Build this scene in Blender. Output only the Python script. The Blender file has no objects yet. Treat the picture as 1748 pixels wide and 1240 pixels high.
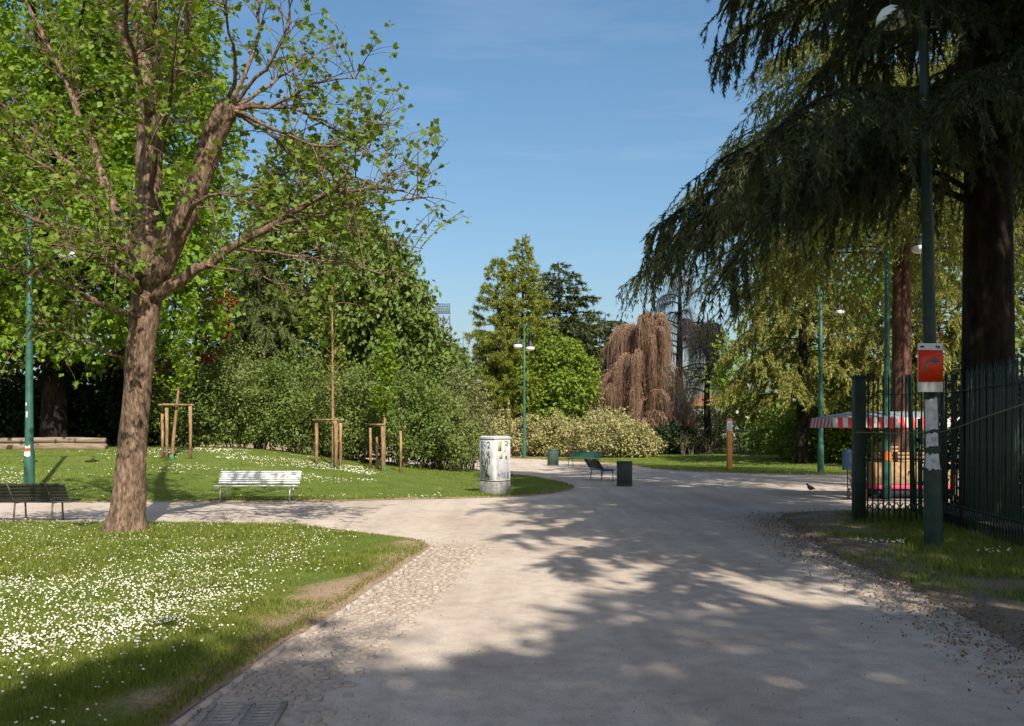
import bpy, math, random
import numpy as np
from mathutils import Vector, Matrix, geometry

random.seed(11)
rng = np.random.default_rng(11)
scene = bpy.context.scene
C = scene.collection
R = math.radians

# ------------------------------------------------------------------ camera, sky, sun, exposure
F, HZ, CX, EYE = 1514.0, 740.0, 874.0, 1.6        # focal length and horizon in photo pixels, eye height
cam = bpy.data.cameras.new('camera')
cam.sensor_width = 36.0
cam.lens = 36.0 * F / 1748.0
cam.shift_y = (HZ - 620.0) / 1748.0
cam.clip_end = 2000.0
cam_o = bpy.data.objects.new('camera', cam)
cam_o.location = (0, 0, EYE)
cam_o.rotation_euler = (R(90), 0, 0)
C.objects.link(cam_o)
scene.camera = cam_o

SUN_EL = R(43)
SUN_AZ = (0.34, -0.94)                              # horizontal direction towards the sun
world = bpy.data.worlds.new('World')
scene.world = world
world.use_nodes = True
wn = world.node_tree.nodes
wl = world.node_tree.links
sky = wn.new('ShaderNodeTexSky')
sky.sky_type = 'NISHITA'
sky.sun_disc = False
sky.sun_elevation = SUN_EL
sky.sun_rotation = math.atan2(SUN_AZ[0], SUN_AZ[1])
sky.altitude = 120
sky.air_density = 1.2
sky.dust_density = 3.2
sky.ozone_density = 2.6
hsv = wn.new('ShaderNodeHueSaturation'); hsv.inputs['Saturation'].default_value = 1.17; hsv.inputs['Hue'].default_value = .494
wl.new(sky.outputs[0], hsv.inputs['Color']); 
# thin streaks of high cloud all round the sky
wtc = wn.new('ShaderNodeTexCoord'); wmp = wn.new('ShaderNodeMapping'); wmp.inputs['Scale'].default_value = (1.2, 1.2, 9.0); wmp.inputs['Rotation'].default_value = (.06, .05, 0)
wno = wn.new('ShaderNodeTexNoise'); wno.inputs['Scale'].default_value = 2.2; wno.inputs['Detail'].default_value = 6; wno.inputs['Roughness'].default_value = .62
wra = wn.new('ShaderNodeValToRGB'); wra.color_ramp.elements[0].position = .50; wra.color_ramp.elements[0].color = (0, 0, 0, 1); wra.color_ramp.elements[1].position = .82; wra.color_ramp.elements[1].color = (.11, .11, .11, 1)
wmx = wn.new('ShaderNodeMix'); wmx.data_type = 'RGBA'; wmx.inputs[7].default_value = (7.5, 8.0, 8.6, 1)
wl.new(wtc.outputs['Generated'], wmp.inputs[0]); wl.new(wmp.outputs[0], wno.inputs['Vector']); wl.new(wno.outputs[0], wra.inputs[0])
wl.new(wra.outputs[0], wmx.inputs[0]); wl.new(hsv.outputs[0], wmx.inputs[6]); wl.new(wmx.outputs[2], wn['Background'].inputs[0])
wn['Background'].inputs[1].default_value = 0.10

sun = bpy.data.lights.new('sun', 'SUN')
sun.energy = 4.7
sun.angle = R(0.55)
sun.color = (1.0, 0.93, 0.80)
sun_o = bpy.data.objects.new('sun', sun)
_n = math.hypot(*SUN_AZ)
sd = Vector((-SUN_AZ[0]/_n*math.cos(SUN_EL), -SUN_AZ[1]/_n*math.cos(SUN_EL), -math.sin(SUN_EL)))
sun_o.rotation_euler = sd.to_track_quat('-Z', 'Y').to_euler()
sun_o.location = (12, -30, 40)
C.objects.link(sun_o)

vs = scene.view_settings
vs.view_transform = 'Standard'
vs.look = 'None'
vs.exposure = 0.66
vs.gamma = 1.0
scene.cycles.use_denoising = True
scene.cycles.max_bounces = 5
scene.cycles.diffuse_bounces = 3
scene.cycles.glossy_bounces = 2
scene.cycles.transmission_bounces = 4
scene.cycles.transparent_max_bounces = 4

# ------------------------------------------------------------------ helpers
def at(px, py, D):
    return np.array([(px - CX) / F * D, D, EYE - (py - HZ) / F * D])

def X(px, D):
    return (px - CX) / F * D

def unit(a):
    a = np.asarray(a, float)
    return a / np.maximum(np.linalg.norm(a, axis=-1, keepdims=True), 1e-9)

def rvec(n):
    return unit(rng.normal(size=(n, 3)))

_tab = np.random.default_rng(3).random((256, 256))
def vnoise(x, y, s=1.0, seed=0):
    x = np.asarray(x, float) / s + seed * 17.3; y = np.asarray(y, float) / s + seed * 9.1
    xi = np.floor(x).astype(int); yi = np.floor(y).astype(int)
    fx = x - xi; fy = y - yi
    fx = fx*fx*(3-2*fx); fy = fy*fy*(3-2*fy)
    g = lambda a, b: _tab[a % 256, b % 256]
    return (g(xi, yi)*(1-fx) + g(xi+1, yi)*fx)*(1-fy) + (g(xi, yi+1)*(1-fx) + g(xi+1, yi+1)*fx)*fy

def fbm(x, y, s=1.0, seed=0):
    return (vnoise(x, y, s, seed)*.5 + vnoise(x, y, s*.48, seed+1)*.3 + vnoise(x, y, s*.21, seed+2)*.2)

def sstep(a, b, x):
    t = np.clip((np.asarray(x, float)-a)/(b-a), 0, 1)
    return t*t*(3-2*t)

class MB:
    """collects vertices and faces, builds ONE mesh object"""
    def __init__(self):
        self.v = []; self.f = []; self.n = 0
    def add(self, V, Fc, mi=0):
        V = np.asarray(V, float).reshape(-1, 3)
        Fc = np.asarray(Fc, int)
        self.v.append(V); self.f.append((Fc + self.n, mi)); self.n += len(V)
    def mesh(self, name, mats, smooth=False):
        me = bpy.data.meshes.new(name)
        V = np.concatenate(self.v)
        me.vertices.add(len(V)); me.vertices.foreach_set('co', V.ravel())
        li = np.concatenate([f.ravel() for f, _ in self.f]).astype(np.int32)
        ls = np.concatenate([np.full(len(f), f.shape[1]) for f, _ in self.f])
        mi = np.concatenate([np.full(len(f), m) for f, m in self.f]).astype(np.int32)
        me.loops.add(len(li)); me.loops.foreach_set('vertex_index', li)
        me.polygons.add(len(ls))
        me.polygons.foreach_set('loop_start', np.concatenate([[0], np.cumsum(ls)[:-1]]).astype(np.int32))
        me.polygons.foreach_set('material_index', mi)
        if smooth: me.polygons.foreach_set('use_smooth', np.ones(len(ls), bool))
        me.update(calc_edges=True)
        for m in (mats if isinstance(mats, (list, tuple)) else [mats]): me.materials.append(m)
        return me
    def build(self, name, mats, parent=None, smooth=False):
        return put(name, self.mesh(name, mats, smooth), parent)

def put(name, me, parent=None):
    o = bpy.data.objects.new(name, me); C.objects.link(o)
    if parent is not None: o.parent = parent
    return o

def tag(o, label, cat, group=None):
    o['label'] = label; o['category'] = cat
    if group: o['group'] = group
    return o

def struct(o, kind='structure'):
    o['kind'] = kind
    return o

def thing(name, label, cat, loc=(0, 0, 0), rz=0.0, group=None):
    o = bpy.data.objects.new(name, None); C.objects.link(o)
    o.location = loc; o.rotation_euler = (0, 0, rz)
    o.empty_display_size = .2
    return tag(o, label, cat, group)

def copy_tree(root, label, loc, rz=0.0, scale=1.0):
    r = root.copy(); C.objects.link(r); r.location = loc; r.rotation_euler = (0, 0, rz); r.scale = (scale,)*3
    r['label'] = label
    for ch in list(root.children):
        c = ch.copy(); C.objects.link(c); c.parent = r
        for g in list(ch.children):
            d = g.copy(); C.objects.link(d); d.parent = c
    return r

def strands(P, rad, k=5, cap=False):
    """P (n,m,3) polylines, rad (n,m) -> tubes"""
    P = np.asarray(P, float)
    if P.ndim == 2: P = P[None]; rad = np.asarray(rad, float)[None]
    n, m, _ = P.shape
    rad = np.broadcast_to(rad, (n, m))
    T = unit(np.gradient(P, axis=1))
    ref = np.where(np.abs(unit(P[:, -1]-P[:, 0])[:, 2:3]) > .8, np.array([[1., 0.13, 0]]), np.array([[0.07, 0, 1.]]))[:, None, :]
    A = unit(np.cross(T, np.broadcast_to(ref, T.shape))); B = np.cross(T, A)
    an = np.arange(k)/k*2*math.pi
    V = P[:, :, None, :] + rad[:, :, None, None]*(A[:, :, None, :]*np.cos(an)[:, None] + B[:, :, None, :]*np.sin(an)[:, None])
    idx = np.arange(n*m*k).reshape(n, m, k)
    q = np.stack([idx[:, :-1, :], np.roll(idx, -1, 2)[:, :-1, :], np.roll(idx, -1, 2)[:, 1:, :], idx[:, 1:, :]], -1).reshape(-1, 4)
    return V.reshape(-1, 3), q, idx

def tube(mb, pts, rad, k=10, mi=0, cap=True):
    pts = np.asarray(pts, float); rad = np.broadcast_to(np.asarray(rad, float), (len(pts),))
    V, q, idx = strands(pts[None], rad[None], k)
    n0 = mb.n
    mb.add(V, q, mi)
    if cap:
        for ring, rev in ((idx[0, 0], True), (idx[0, -1], False)):
            rr = ring[::-1] if rev else ring
            mb.f.append(((rr + n0)[None, :], mi))

def box(mb, c, s, rot=None, mi=0):
    c = np.asarray(c, float); h = np.asarray(s, float)/2
    sg = np.array([[-1,-1,-1],[1,-1,-1],[1,1,-1],[-1,1,-1],[-1,-1,1],[1,-1,1],[1,1,1],[-1,1,1]])
    V = sg*h
    if rot is not None: V = V @ np.array(rot).T
    mb.add(V + c, [[0,3,2,1],[4,5,6,7],[0,1,5,4],[1,2,6,5],[2,3,7,6],[3,0,4,7]], mi)

def bevbox(mb, c, s, b=.005, rot=None, mi=0):
    """box with chamfered edges"""
    h = np.asarray(s, float)/2; b = min(b, h.min()*.9)
    V = []
    for ax in range(3):
        for sx in (-1, 1):
            o = [0, 1, 2]; o.remove(ax)
            for (u, w) in ((-1,-1),(1,-1),(1,1),(-1,1)):
                p = np.zeros(3); p[ax] = sx*h[ax]; p[o[0]] = u*(h[o[0]]-b); p[o[1]] = w*(h[o[1]]-b); V.append(p)
    V = np.array(V)
    import itertools
    # hull by bmesh
    import bmesh
    bm = bmesh.new()
    for p in V: bm.verts.new(p)
    bmesh.ops.convex_hull(bm, input=bm.verts)
    bmesh.ops.dissolve_limit(bm, angle_limit=.01, verts=bm.verts, edges=bm.edges)
    bm.verts.ensure_lookup_table(); bm.verts.index_update()
    W = np.array([v.co[:] for v in bm.verts])
    fs = {}
    for f in bm.faces: fs.setdefault(len(f.verts), []).append([v.index for v in f.verts])
    bm.free()
    if rot is not None: W = W @ np.array(rot).T
    n0 = mb.n
    mb.v.append(W + np.asarray(c, float)); mb.n += len(W)
    for k, l in fs.items(): mb.f.append((np.array(l)+n0, mi))

def lathe(mb, prof, c=(0, 0, 0), k=24, mi=0):
    prof = np.asarray(prof, float)
    an = np.arange(k)/k*2*math.pi
    V = np.stack([prof[:, None, 0]*np.cos(an), prof[:, None, 0]*np.sin(an), np.repeat(prof[:, 1:2], k, 1)], -1)
    idx = np.arange(len(prof)*k).reshape(-1, k)
    q = np.stack([idx[:-1], np.roll(idx, -1, 1)[:-1], np.roll(idx, -1, 1)[1:], idx[1:]], -1).reshape(-1, 4)
    mb.add(V.reshape(-1, 3)+np.asarray(c, float), q, mi)

def inst(mb, tv, tf, P, Ax, Ay, Az, s, mi=0):
    """copies of a small template (tv,tf) at P with axes"""
    tv = np.asarray(tv, float); tf = np.asarray(tf, int); n = len(P); k = len(tv)
    s = np.asarray(s, float)
    if s.ndim == 0: s = np.full(n, s)
    if s.ndim == 1: s = np.repeat(s[:, None], 3, 1)
    V = P[:, None, :] + tv[None, :, 0:1]*(s[:, 0:1]*Ax)[:, None, :] + tv[None, :, 1:2]*(s[:, 1:2]*Ay)[:, None, :] + tv[None, :, 2:3]*(s[:, 2:3]*Az)[:, None, :]
    Fc = (tf[None] + (np.arange(n)*k)[:, None, None]).reshape(-1, tf.shape[1])
    mb.add(V.reshape(-1, 3), Fc, mi)

def frame(T, N):
    T = unit(T); B = unit(np.cross(N, T)); return T, B, np.cross(T, B)

RH_V = [[0, 0, 0], [.45, .5, .10], [1, 0, -.05], [.45, -.5, .10]]; RH_F = [[0, 1, 2, 3]]
def leaves(mb, P, T, N, L, W, mi=0):
    T, B, N2 = frame(T, N)
    inst(mb, RH_V, RH_F, P, T, B, N2, np.stack([L, W, L], -1), mi)

ND_V = [[0, .5, 0], [0, -.5, 0], [1, 0, 0]]; ND_F = [[0, 1, 2]]
def needles(mb, P, T, N, L, W, mi=0):
    T, B, N2 = frame(T, N)
    inst(mb, ND_V, ND_F, P, T, B, N2, np.stack([L, W, L], -1), mi)

# five-lobed leaf
_ml = [(0,0),(.18,.20),(.02,.42),(.30,.36),(.42,.58),(.58,.30),(1.0,0)]
ML_V = [[x, y, .06*abs(y)] for x, y in _ml] + [[x, -y, .06*abs(y)] for x, y in _ml[1:-1]] + [[.38, 0, .0]]
_c = len(ML_V)-1
_ring = [0,1,2,3,4,5,6,11,10,9,8,7]
ML_F = [[_c, _ring[(i+1) % 12], _ring[i]] for i in range(12)]
def lobed(mb, P, T, N, L, mi=0):
    T, B, N2 = frame(T, N)
    inst(mb, ML_V, ML_F, P, T, B, N2, L, mi)

# ------------------------------------------------------------------ materials
def mat(name):
    m = bpy.data.materials.new(name); m.use_nodes = True
    nt = m.node_tree
    return m, nt, nt.nodes['Principled BSDF'], nt.nodes, nt.links

def ramp(nodes, cols, pos=None):
    r = nodes.new('ShaderNodeValToRGB')
    e = r.color_ramp.elements
    pos = pos or [i/(len(cols)-1) for i in range(len(cols))]
    e[0].position = pos[0]; e[0].color = (*cols[0], 1); e[1].position = pos[-1]; e[1].color = (*cols[-1], 1)
    for p, c in zip(pos[1:-1], cols[1:-1]):
        k = e.new(p); k.color = (*c, 1)
    return r

def noise(nt, scale, detail=4, rough=.6, coord='Object', vec_scale=None):
    nd, lk = nt.nodes, nt.links
    tc = nd.new('ShaderNodeTexCoord')
    n = nd.new('ShaderNodeTexNoise'); n.inputs['Scale'].default_value = scale
    n.inputs['Detail'].default_value = detail; n.inputs['Roughness'].default_value = rough
    if vec_scale:
        mp = nd.new('ShaderNodeMapping'); mp.inputs['Scale'].default_value = vec_scale
        lk.new(tc.outputs[coord], mp.inputs[0]); lk.new(mp.outputs[0], n.inputs['Vector'])
    else:
        lk.new(tc.outputs[coord], n.inputs['Vector'])
    return n

def bump(nt, src, dist, strength, bsdf):
    b = nt.nodes.new('ShaderNodeBump'); b.inputs['Distance'].default_value = dist; b.inputs['Strength'].default_value = strength
    nt.links.new(src, b.inputs['Height']); nt.links.new(b.outputs[0], bsdf.inputs['Normal'])
    return b

def noisy(name, cols, scale=8, rough=.8, bd=0.0, bs=.5, pos=None, vec_scale=None, metal=0.0, detail=5, coord='Object'):
    m, nt, b, nd, lk = mat(name)
    n = noise(nt, scale, detail, .62, coord, vec_scale)
    r = ramp(nd, cols, pos or [.3 + .4*i/(len(cols)-1) for i in range(len(cols))])
    lk.new(n.outputs[0], r.inputs[0]); lk.new(r.outputs[0], b.inputs['Base Color'])
    b.inputs['Roughness'].default_value = rough; b.inputs['Metallic'].default_value = metal
    b.inputs['Specular IOR Level'].default_value = .3
    if bd: bump(nt, n.outputs[0], bd, bs, b)
    return m

def leafmat(name, cols, trans=.35, patch=.5, pscale=.35, rough=.55, gain=(1.55, 1.35, 1.2)):
    m, nt, b, nd, lk = mat(name)
    g = nd.new('ShaderNodeNewGeometry')
    n = noise(nt, pscale, 2, .5)
    mx = nd.new('ShaderNodeMath'); mx.operation = 'MULTIPLY_ADD'
    mx.inputs[1].default_value = patch; 
    ad = nd.new('ShaderNodeMath'); ad.operation = 'MULTIPLY'; ad.inputs[1].default_value = 1-patch
    lk.new(g.outputs['Random Per Island'], ad.inputs[0])
    lk.new(n.outputs[0], mx.inputs[0]); lk.new(ad.outputs[0], mx.inputs[2])
    gr, gg, gb = gain
    r = ramp(nd, [(c[0]*gr, c[1]*gg, c[2]*gb) for c in cols])
    lk.new(mx.outputs[0], r.inputs[0]); lk.new(r.outputs[0], b.inputs['Base Color'])
    b.inputs['Roughness'].default_value = rough; b.inputs['Specular IOR Level'].default_value = .25
    t = nd.new('ShaderNodeBsdfTranslucent')
    hs = nd.new('ShaderNodeHueSaturation'); hs.inputs['Hue'].default_value = .485; hs.inputs['Saturation'].default_value = 1.1; hs.inputs['Value'].default_value = 1.25
    lk.new(r.outputs[0], hs.inputs['Color']); lk.new(hs.outputs[0], t.inputs[0])
    ms = nd.new('ShaderNodeMixShader'); ms.inputs[0].default_value = trans
    lk.new(b.outputs[0], ms.inputs[1]); lk.new(t.outputs[0], ms.inputs[2])
    lk.new(ms.outputs[0], nd['Material Output'].inputs[0])
    return m

M = {}
M['leaf_maple'] = leafmat('leaf_maple', [(.055,.105,.016),(.085,.155,.022),(.14,.20,.03)], .40)
M['leaf_bright'] = leafmat('leaf_bright', [(.06,.125,.014),(.10,.19,.02),(.16,.25,.032)], .40)
M['leaf_lime'] = leafmat('leaf_lime', [(.05,.088,.019),(.085,.14,.028),(.135,.18,.042)], .34)
M['leaf_hedge'] = leafmat('leaf_hedge', [(.045,.085,.02),(.08,.135,.032),(.12,.17,.048)], .28)
M['leaf_hedge_b'] = leafmat('leaf_hedge_b', [(.06,.095,.026),(.105,.15,.045),(.15,.19,.07)], .28)
M['leaf_grey'] = leafmat('leaf_grey', [(.07,.105,.04),(.115,.145,.06),(.24,.25,.15)], .28)
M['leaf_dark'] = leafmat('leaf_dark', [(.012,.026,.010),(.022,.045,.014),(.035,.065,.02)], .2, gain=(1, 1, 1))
M['leaf_red'] = leafmat('leaf_red', [(.12,.02,.014),(.22,.045,.028),(.28,.09,.04)], .35)
M['leaf_yellow'] = leafmat('leaf_yellow', [(.10,.135,.045),(.23,.25,.115),(.40,.40,.285)], .25)
M['leaf_fresh'] = leafmat('leaf_fresh', [(.065,.125,.016),(.105,.175,.024),(.16,.23,.035)], .38)
M['leaf_larch'] = leafmat('leaf_larch', [(.09,.135,.028),(.15,.20,.042),(.22,.26,.065)], .38)
M['leaf_brownish'] = leafmat('leaf_brownish', [(.07,.075,.03),(.10,.10,.04),(.13,.11,.05)], .3)
M['needle'] = leafmat('needle', [(.032,.044,.021),(.068,.083,.034),(.135,.138,.06)], .3, gain=(1, 1, 1))
M['needle_cedar'] = leafmat('needle_cedar', [(.03,.048,.02),(.058,.082,.034),(.09,.115,.05)], .25)
M['needle_yellow'] = leafmat('needle_yellow', [(.075,.10,.026),(.14,.165,.042),(.22,.23,.075)], .34)
M['needle_gold'] = leafmat('needle_gold', [(.05,.08,.018),(.095,.13,.028),(.16,.185,.048)], .32)
M['needle_green'] = leafmat('needle_green', [(.05,.08,.03),(.085,.125,.045),(.12,.16,.065)], .3)
M['grass_blade'] = leafmat('grass_blade', [(.06,.10,.014),(.10,.15,.022),(.17,.19,.045)], .35, .62, .9, gain=(1.6, 1.36, 1.35))
M['twig_copper'] = leafmat('twig_copper', [(.15,.088,.056),(.28,.17,.112),(.42,.285,.195)], .1, .35, .6, gain=(1, 1, 1))
M['twig_dark'] = leafmat('twig_dark', [(.028,.02,.02),(.055,.042,.04),(.085,.065,.06)], .05, gain=(1, 1, 1))

def barkmat(name, c, scale=9, bd=.03):
    m, nt, b, nd, lk = mat(name)
    n = noise(nt, scale, 6, .7, 'Object', (1, 1, .28))
    n2 = noise(nt, scale*.22, 3, .6)
    r = ramp(nd, c, [.38, .5, .62])
    mx = nd.new('ShaderNodeMix'); mx.data_type = 'RGBA'; mx.blend_type = 'MULTIPLY'; mx.inputs[0].default_value = .65
    r2 = ramp(nd, [(.55,.5,.45),(1.15,1.1,1.05)], [.35,.65])
    lk.new(n.outputs[0], r.inputs[0]); lk.new(n2.outputs[0], r2.inputs[0])
    lk.new(r.outputs[0], mx.inputs[6]); lk.new(r2.outputs[0], mx.inputs[7]); lk.new(mx.outputs[2], b.inputs['Base Color'])
    b.inputs['Roughness'].default_value = .9; b.inputs['Specular IOR Level'].default_value = .15
    bump(nt, n.outputs[0], bd, .9, b)
    return m
M['bark_maple'] = barkmat('bark_maple', [(.085,.055,.038),(.19,.13,.094),(.32,.235,.178)], 22, .05)
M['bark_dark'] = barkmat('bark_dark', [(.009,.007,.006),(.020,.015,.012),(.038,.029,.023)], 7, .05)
M['bark_red'] = barkmat('bark_red', [(.05,.025,.02),(.10,.055,.042),(.16,.09,.07)], 7, .05)
M['bark_grey'] = barkmat('bark_grey', [(.07,.06,.05),(.13,.11,.09),(.2,.17,.14)], 9, .02)
M['stake'] = barkmat('stake', [(.16,.095,.05),(.27,.18,.10),(.36,.26,.16)], 12, .004)
M['log_wood'] = noisy('log_wood', [(.10,.07,.05),(.20,.15,.11),(.30,.24,.19)], 5, .9, .02, .8, None, (.3, 3, 3))

# ---- paint, metal, stone
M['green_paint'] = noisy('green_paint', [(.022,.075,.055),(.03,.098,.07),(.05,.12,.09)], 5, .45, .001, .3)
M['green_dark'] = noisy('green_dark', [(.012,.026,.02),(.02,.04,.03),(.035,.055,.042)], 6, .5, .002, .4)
M['green_bench'] = noisy('green_bench', [(.02,.075,.06),(.03,.10,.08),(.05,.125,.10)], 9, .5, .002, .4, None, (.4, 4, 4))
M['brown_bench'] = noisy('brown_bench', [(.018,.022,.018),(.035,.038,.028),(.07,.065,.05)], 9, .42, .002, .4, None, (.4, 4, 4))
M['white_slat'] = noisy('white_slat', [(.50,.50,.52),(.68,.68,.70),(.74,.74,.75)], 7, .35, .002, .3, None, (.4, 4, 4))
M['iron'] = noisy('iron', [(.05,.045,.04),(.09,.08,.07),(.16,.13,.11)], 20, .5, .001, .4, metal=.3)
M['steel_leg'] = noisy('steel_leg', [(.32,.31,.30),(.45,.44,.42)], 20, .5, metal=.2)
M['bin_metal'] = noisy('bin_metal', [(.03,.038,.034),(.05,.06,.052),(.085,.09,.08)], 9, .5, .002, .4)
M['bin_green'] = noisy('bin_green', [(.025,.06,.04),(.04,.085,.06),(.09,.12,.10)], 9, .5, .002, .4)
M['lamp_white'] = noisy('lamp_white', [(.74,.73,.70),(.80,.79,.77)], 6, .3)
M['lamp_dark'] = noisy('lamp_dark', [(.02,.03,.03),(.04,.05,.05)], 6, .4)
M['cab_grey'] = noisy('cab_grey', [(.30,.31,.315),(.44,.445,.445),(.53,.53,.52)], 4.5, .9, .002, .3)
M['cab_base'] = noisy('cab_base', [(.12,.11,.105),(.20,.19,.18),(.27,.26,.25)], 9, .9, .006, .6)
M['ink_black'] = noisy('ink_black', [(.012,.012,.014),(.03,.03,.034)], 30, .6)
M['ink_violet'] = noisy('ink_violet', [(.05,.03,.12),(.09,.06,.18)], 30, .6)
M['ink_green'] = noisy('ink_green', [(.10,.16,.13),(.20,.24,.21)], 14, .7)
M['poster_yellow'] = noisy('poster_yellow', [(.30,.30,.12),(.40,.40,.22)], 14, .8)
M['sign_red'] = noisy('sign_red', [(.62,.035,.008),(.72,.05,.012)], 5, .45)
M['sign_white'] = noisy('sign_white', [(.55,.55,.56),(.70,.70,.70)], 9, .5)
M['sign_arrow'] = noisy('sign_arrow', [(.10,.08,.10),(.14,.11,.13)], 9, .6)
M['paper'] = noisy('paper', [(.30,.30,.31),(.52,.52,.53),(.66,.66,.66)], 14, .9, .003, .6)
M['orange_wood'] = noisy('orange_wood', [(.42,.16,.045),(.55,.235,.075),(.60,.29,.11)], 6, .7, .002, .4, None, (4, 4, .4))
M['orange_sticker'] = noisy('orange_sticker', [(.55,.12,.02),(.62,.17,.03)], 9, .6)
M['stone_cobble'] = noisy('stone_cobble', [(.22,.17,.135),(.325,.265,.215),(.425,.36,.305)], 7, .85, .004, .6, coord='Object')
M['stone_kerb'] = noisy('stone_kerb', [(.26,.21,.17),(.36,.30,.25),(.43,.37,.32)], 9, .9, .003, .6)
M['cast_iron'] = noisy('cast_iron', [(.17,.15,.135),(.25,.225,.20),(.32,.29,.265)], 18, .8, .002, .5)
M['pit_black'] = noisy('pit_black', [(.008,.008,.008),(.015,.014,.013)], 9, .9)
M['pebble'] = noisy('pebble', [(.2,.16,.13),(.36,.31,.27),(.5,.45,.4)], .9, .9)
M['litter'] = leafmat('litter', [(.07,.04,.022),(.15,.09,.05),(.24,.16,.09)], .1, .2, gain=(1, 1, 1))
M['daisy_white'] = noisy('daisy_white', [(.50,.50,.44),(.66,.66,.60)], 3, .7)
M['daisy_eye'] = noisy('daisy_eye', [(.55,.34,.03),(.62,.42,.05)], 3, .7)
M['awning_red'] = noisy('awning_red', [(.50,.03,.03),(.60,.05,.045)], 9, .7)
M['awning_white'] = noisy('awning_white', [(.45,.42,.39),(.56,.53,.50)], 9, .8)
M['awning_grey'] = noisy('awning_grey', [(.17,.20,.215),(.24,.275,.285)], 6, .8)
M['crate'] = noisy('crate', [(.24,.14,.07),(.36,.23,.12),(.44,.30,.17)], 9, .85)
M['wicker'] = noisy('wicker', [(.24,.19,.14),(.38,.31,.24),(.5,.42,.34)], 24, .9, .004, .7, None, (1, 1, 3))
M['pink'] = noisy('pink', [(.58,.05,.13),(.66,.08,.17)], 9, .6)
M['cloth_blue'] = noisy('cloth_blue', [(.06,.11,.19),(.11,.17,.26)], 9, .9)
M['cloth_dark'] = noisy('cloth_dark', [(.02,.022,.03),(.04,.042,.05)], 9, .9)
M['cloth_white'] = noisy('cloth_white', [(.55,.6,.65),(.66,.7,.74)], 9, .9)
M['skin'] = noisy('skin', [(.42,.25,.18),(.5,.31,.23)], 9, .6)
M['hair'] = noisy('hair', [(.03,.02,.015),(.06,.04,.03)], 30, .7)
M['wall_white'] = noisy('wall_white', [(.42,.40,.375),(.52,.50,.47)], 2, .9)
M['roof_tile'] = noisy('roof_tile', [(.22,.09,.05),(.32,.14,.08)], 4, .9)
M['glass_dark'] = noisy('glass_dark', [(.03,.035,.04),(.05,.055,.06)], 2, .15)
M['pigeon'] = noisy('pigeon', [(.09,.08,.09),(.18,.16,.17)], 14, .8)
M['steel_tower'] = noisy('steel_tower', [(.06,.06,.085),(.10,.10,.13)], 3, .6)
M['rope'] = noisy('rope', [(.16,.17,.08),(.30,.30,.17)], 30, .9)
M['tape_green'] = noisy('tape_green', [(.03,.22,.12),(.05,.28,.16)], 9, .6)

def ground_mat(name, grass, soil, scale=1.0, blend=True):
    m, nt, b, nd, lk = mat(name)
    n1 = noise(nt, 1.1*scale, 5, .65); n2 = noise(nt, 26*scale, 5, .7); n3 = noise(nt, 90*scale, 3, .7)
    ad = nd.new('ShaderNodeMath'); ad.operation = 'MULTIPLY_ADD'; ad.inputs[1].default_value = .55
    lk.new(n2.outputs[0], ad.inputs[0])
    h = nd.new('ShaderNodeMath'); h.operation = 'MULTIPLY'; h.inputs[1].default_value = .5
    lk.new(n1.outputs[0], h.inputs[0]); lk.new(h.outputs[0], ad.inputs[2])
    rg = ramp(nd, grass, [.34, .52, .7]); rs = ramp(nd, soil, [.34, .52, .7])
    lk.new(ad.outputs[0], rg.inputs[0]); lk.new(ad.outputs[0], rs.inputs[0])
    at_ = nd.new('ShaderNodeAttribute'); at_.attribute_name = 'wear'
    w = nd.new('ShaderNodeMath'); w.operation = 'MULTIPLY_ADD'; w.inputs[1].default_value = .7
    sb = nd.new('ShaderNodeMath'); sb.operation = 'SUBTRACT'; sb.inputs[1].default_value = .5
    lk.new(n2.outputs[0], sb.inputs[0]); lk.new(sb.outputs[0], w.inputs[0]); lk.new(at_.outputs['Fac'], w.inputs[2])
    mr = nd.new('ShaderNodeMapRange'); mr.inputs[1].default_value = .2; mr.inputs[2].default_value = .55; mr.interpolation_type = 'SMOOTHSTEP'
    lk.new(w.outputs[0], mr.inputs[0])
    mx = nd.new('ShaderNodeMix'); mx.data_type = 'RGBA'
    lk.new(mr.outputs[0], mx.inputs[0]); lk.new(rg.outputs[0], mx.inputs[6]); lk.new(rs.outputs[0], mx.inputs[7])
    lk.new(mx.outputs[2], b.inputs['Base Color'])
    b.inputs['Roughness'].default_value = .95; b.inputs['Specular IOR Level'].default_value = .1
    bump(nt, n2.outputs[0], .03, .7, b)
    return m
M['lawn'] = ground_mat('lawn', [(.05,.08,.016),(.10,.14,.028),(.16,.19,.05)], [(.19,.125,.075),(.30,.215,.145),(.38,.285,.20)])
M['verge'] = ground_mat('verge', [(.04,.06,.016),(.075,.10,.026),(.12,.14,.045)], [(.13,.095,.07),(.21,.16,.12),(.29,.235,.19)])
M['far_grass'] = ground_mat('far_grass', [(.06,.09,.018),(.11,.15,.03),(.16,.19,.05)], [(.2,.16,.1),(.3,.24,.16),(.38,.31,.22)], .3)

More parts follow.
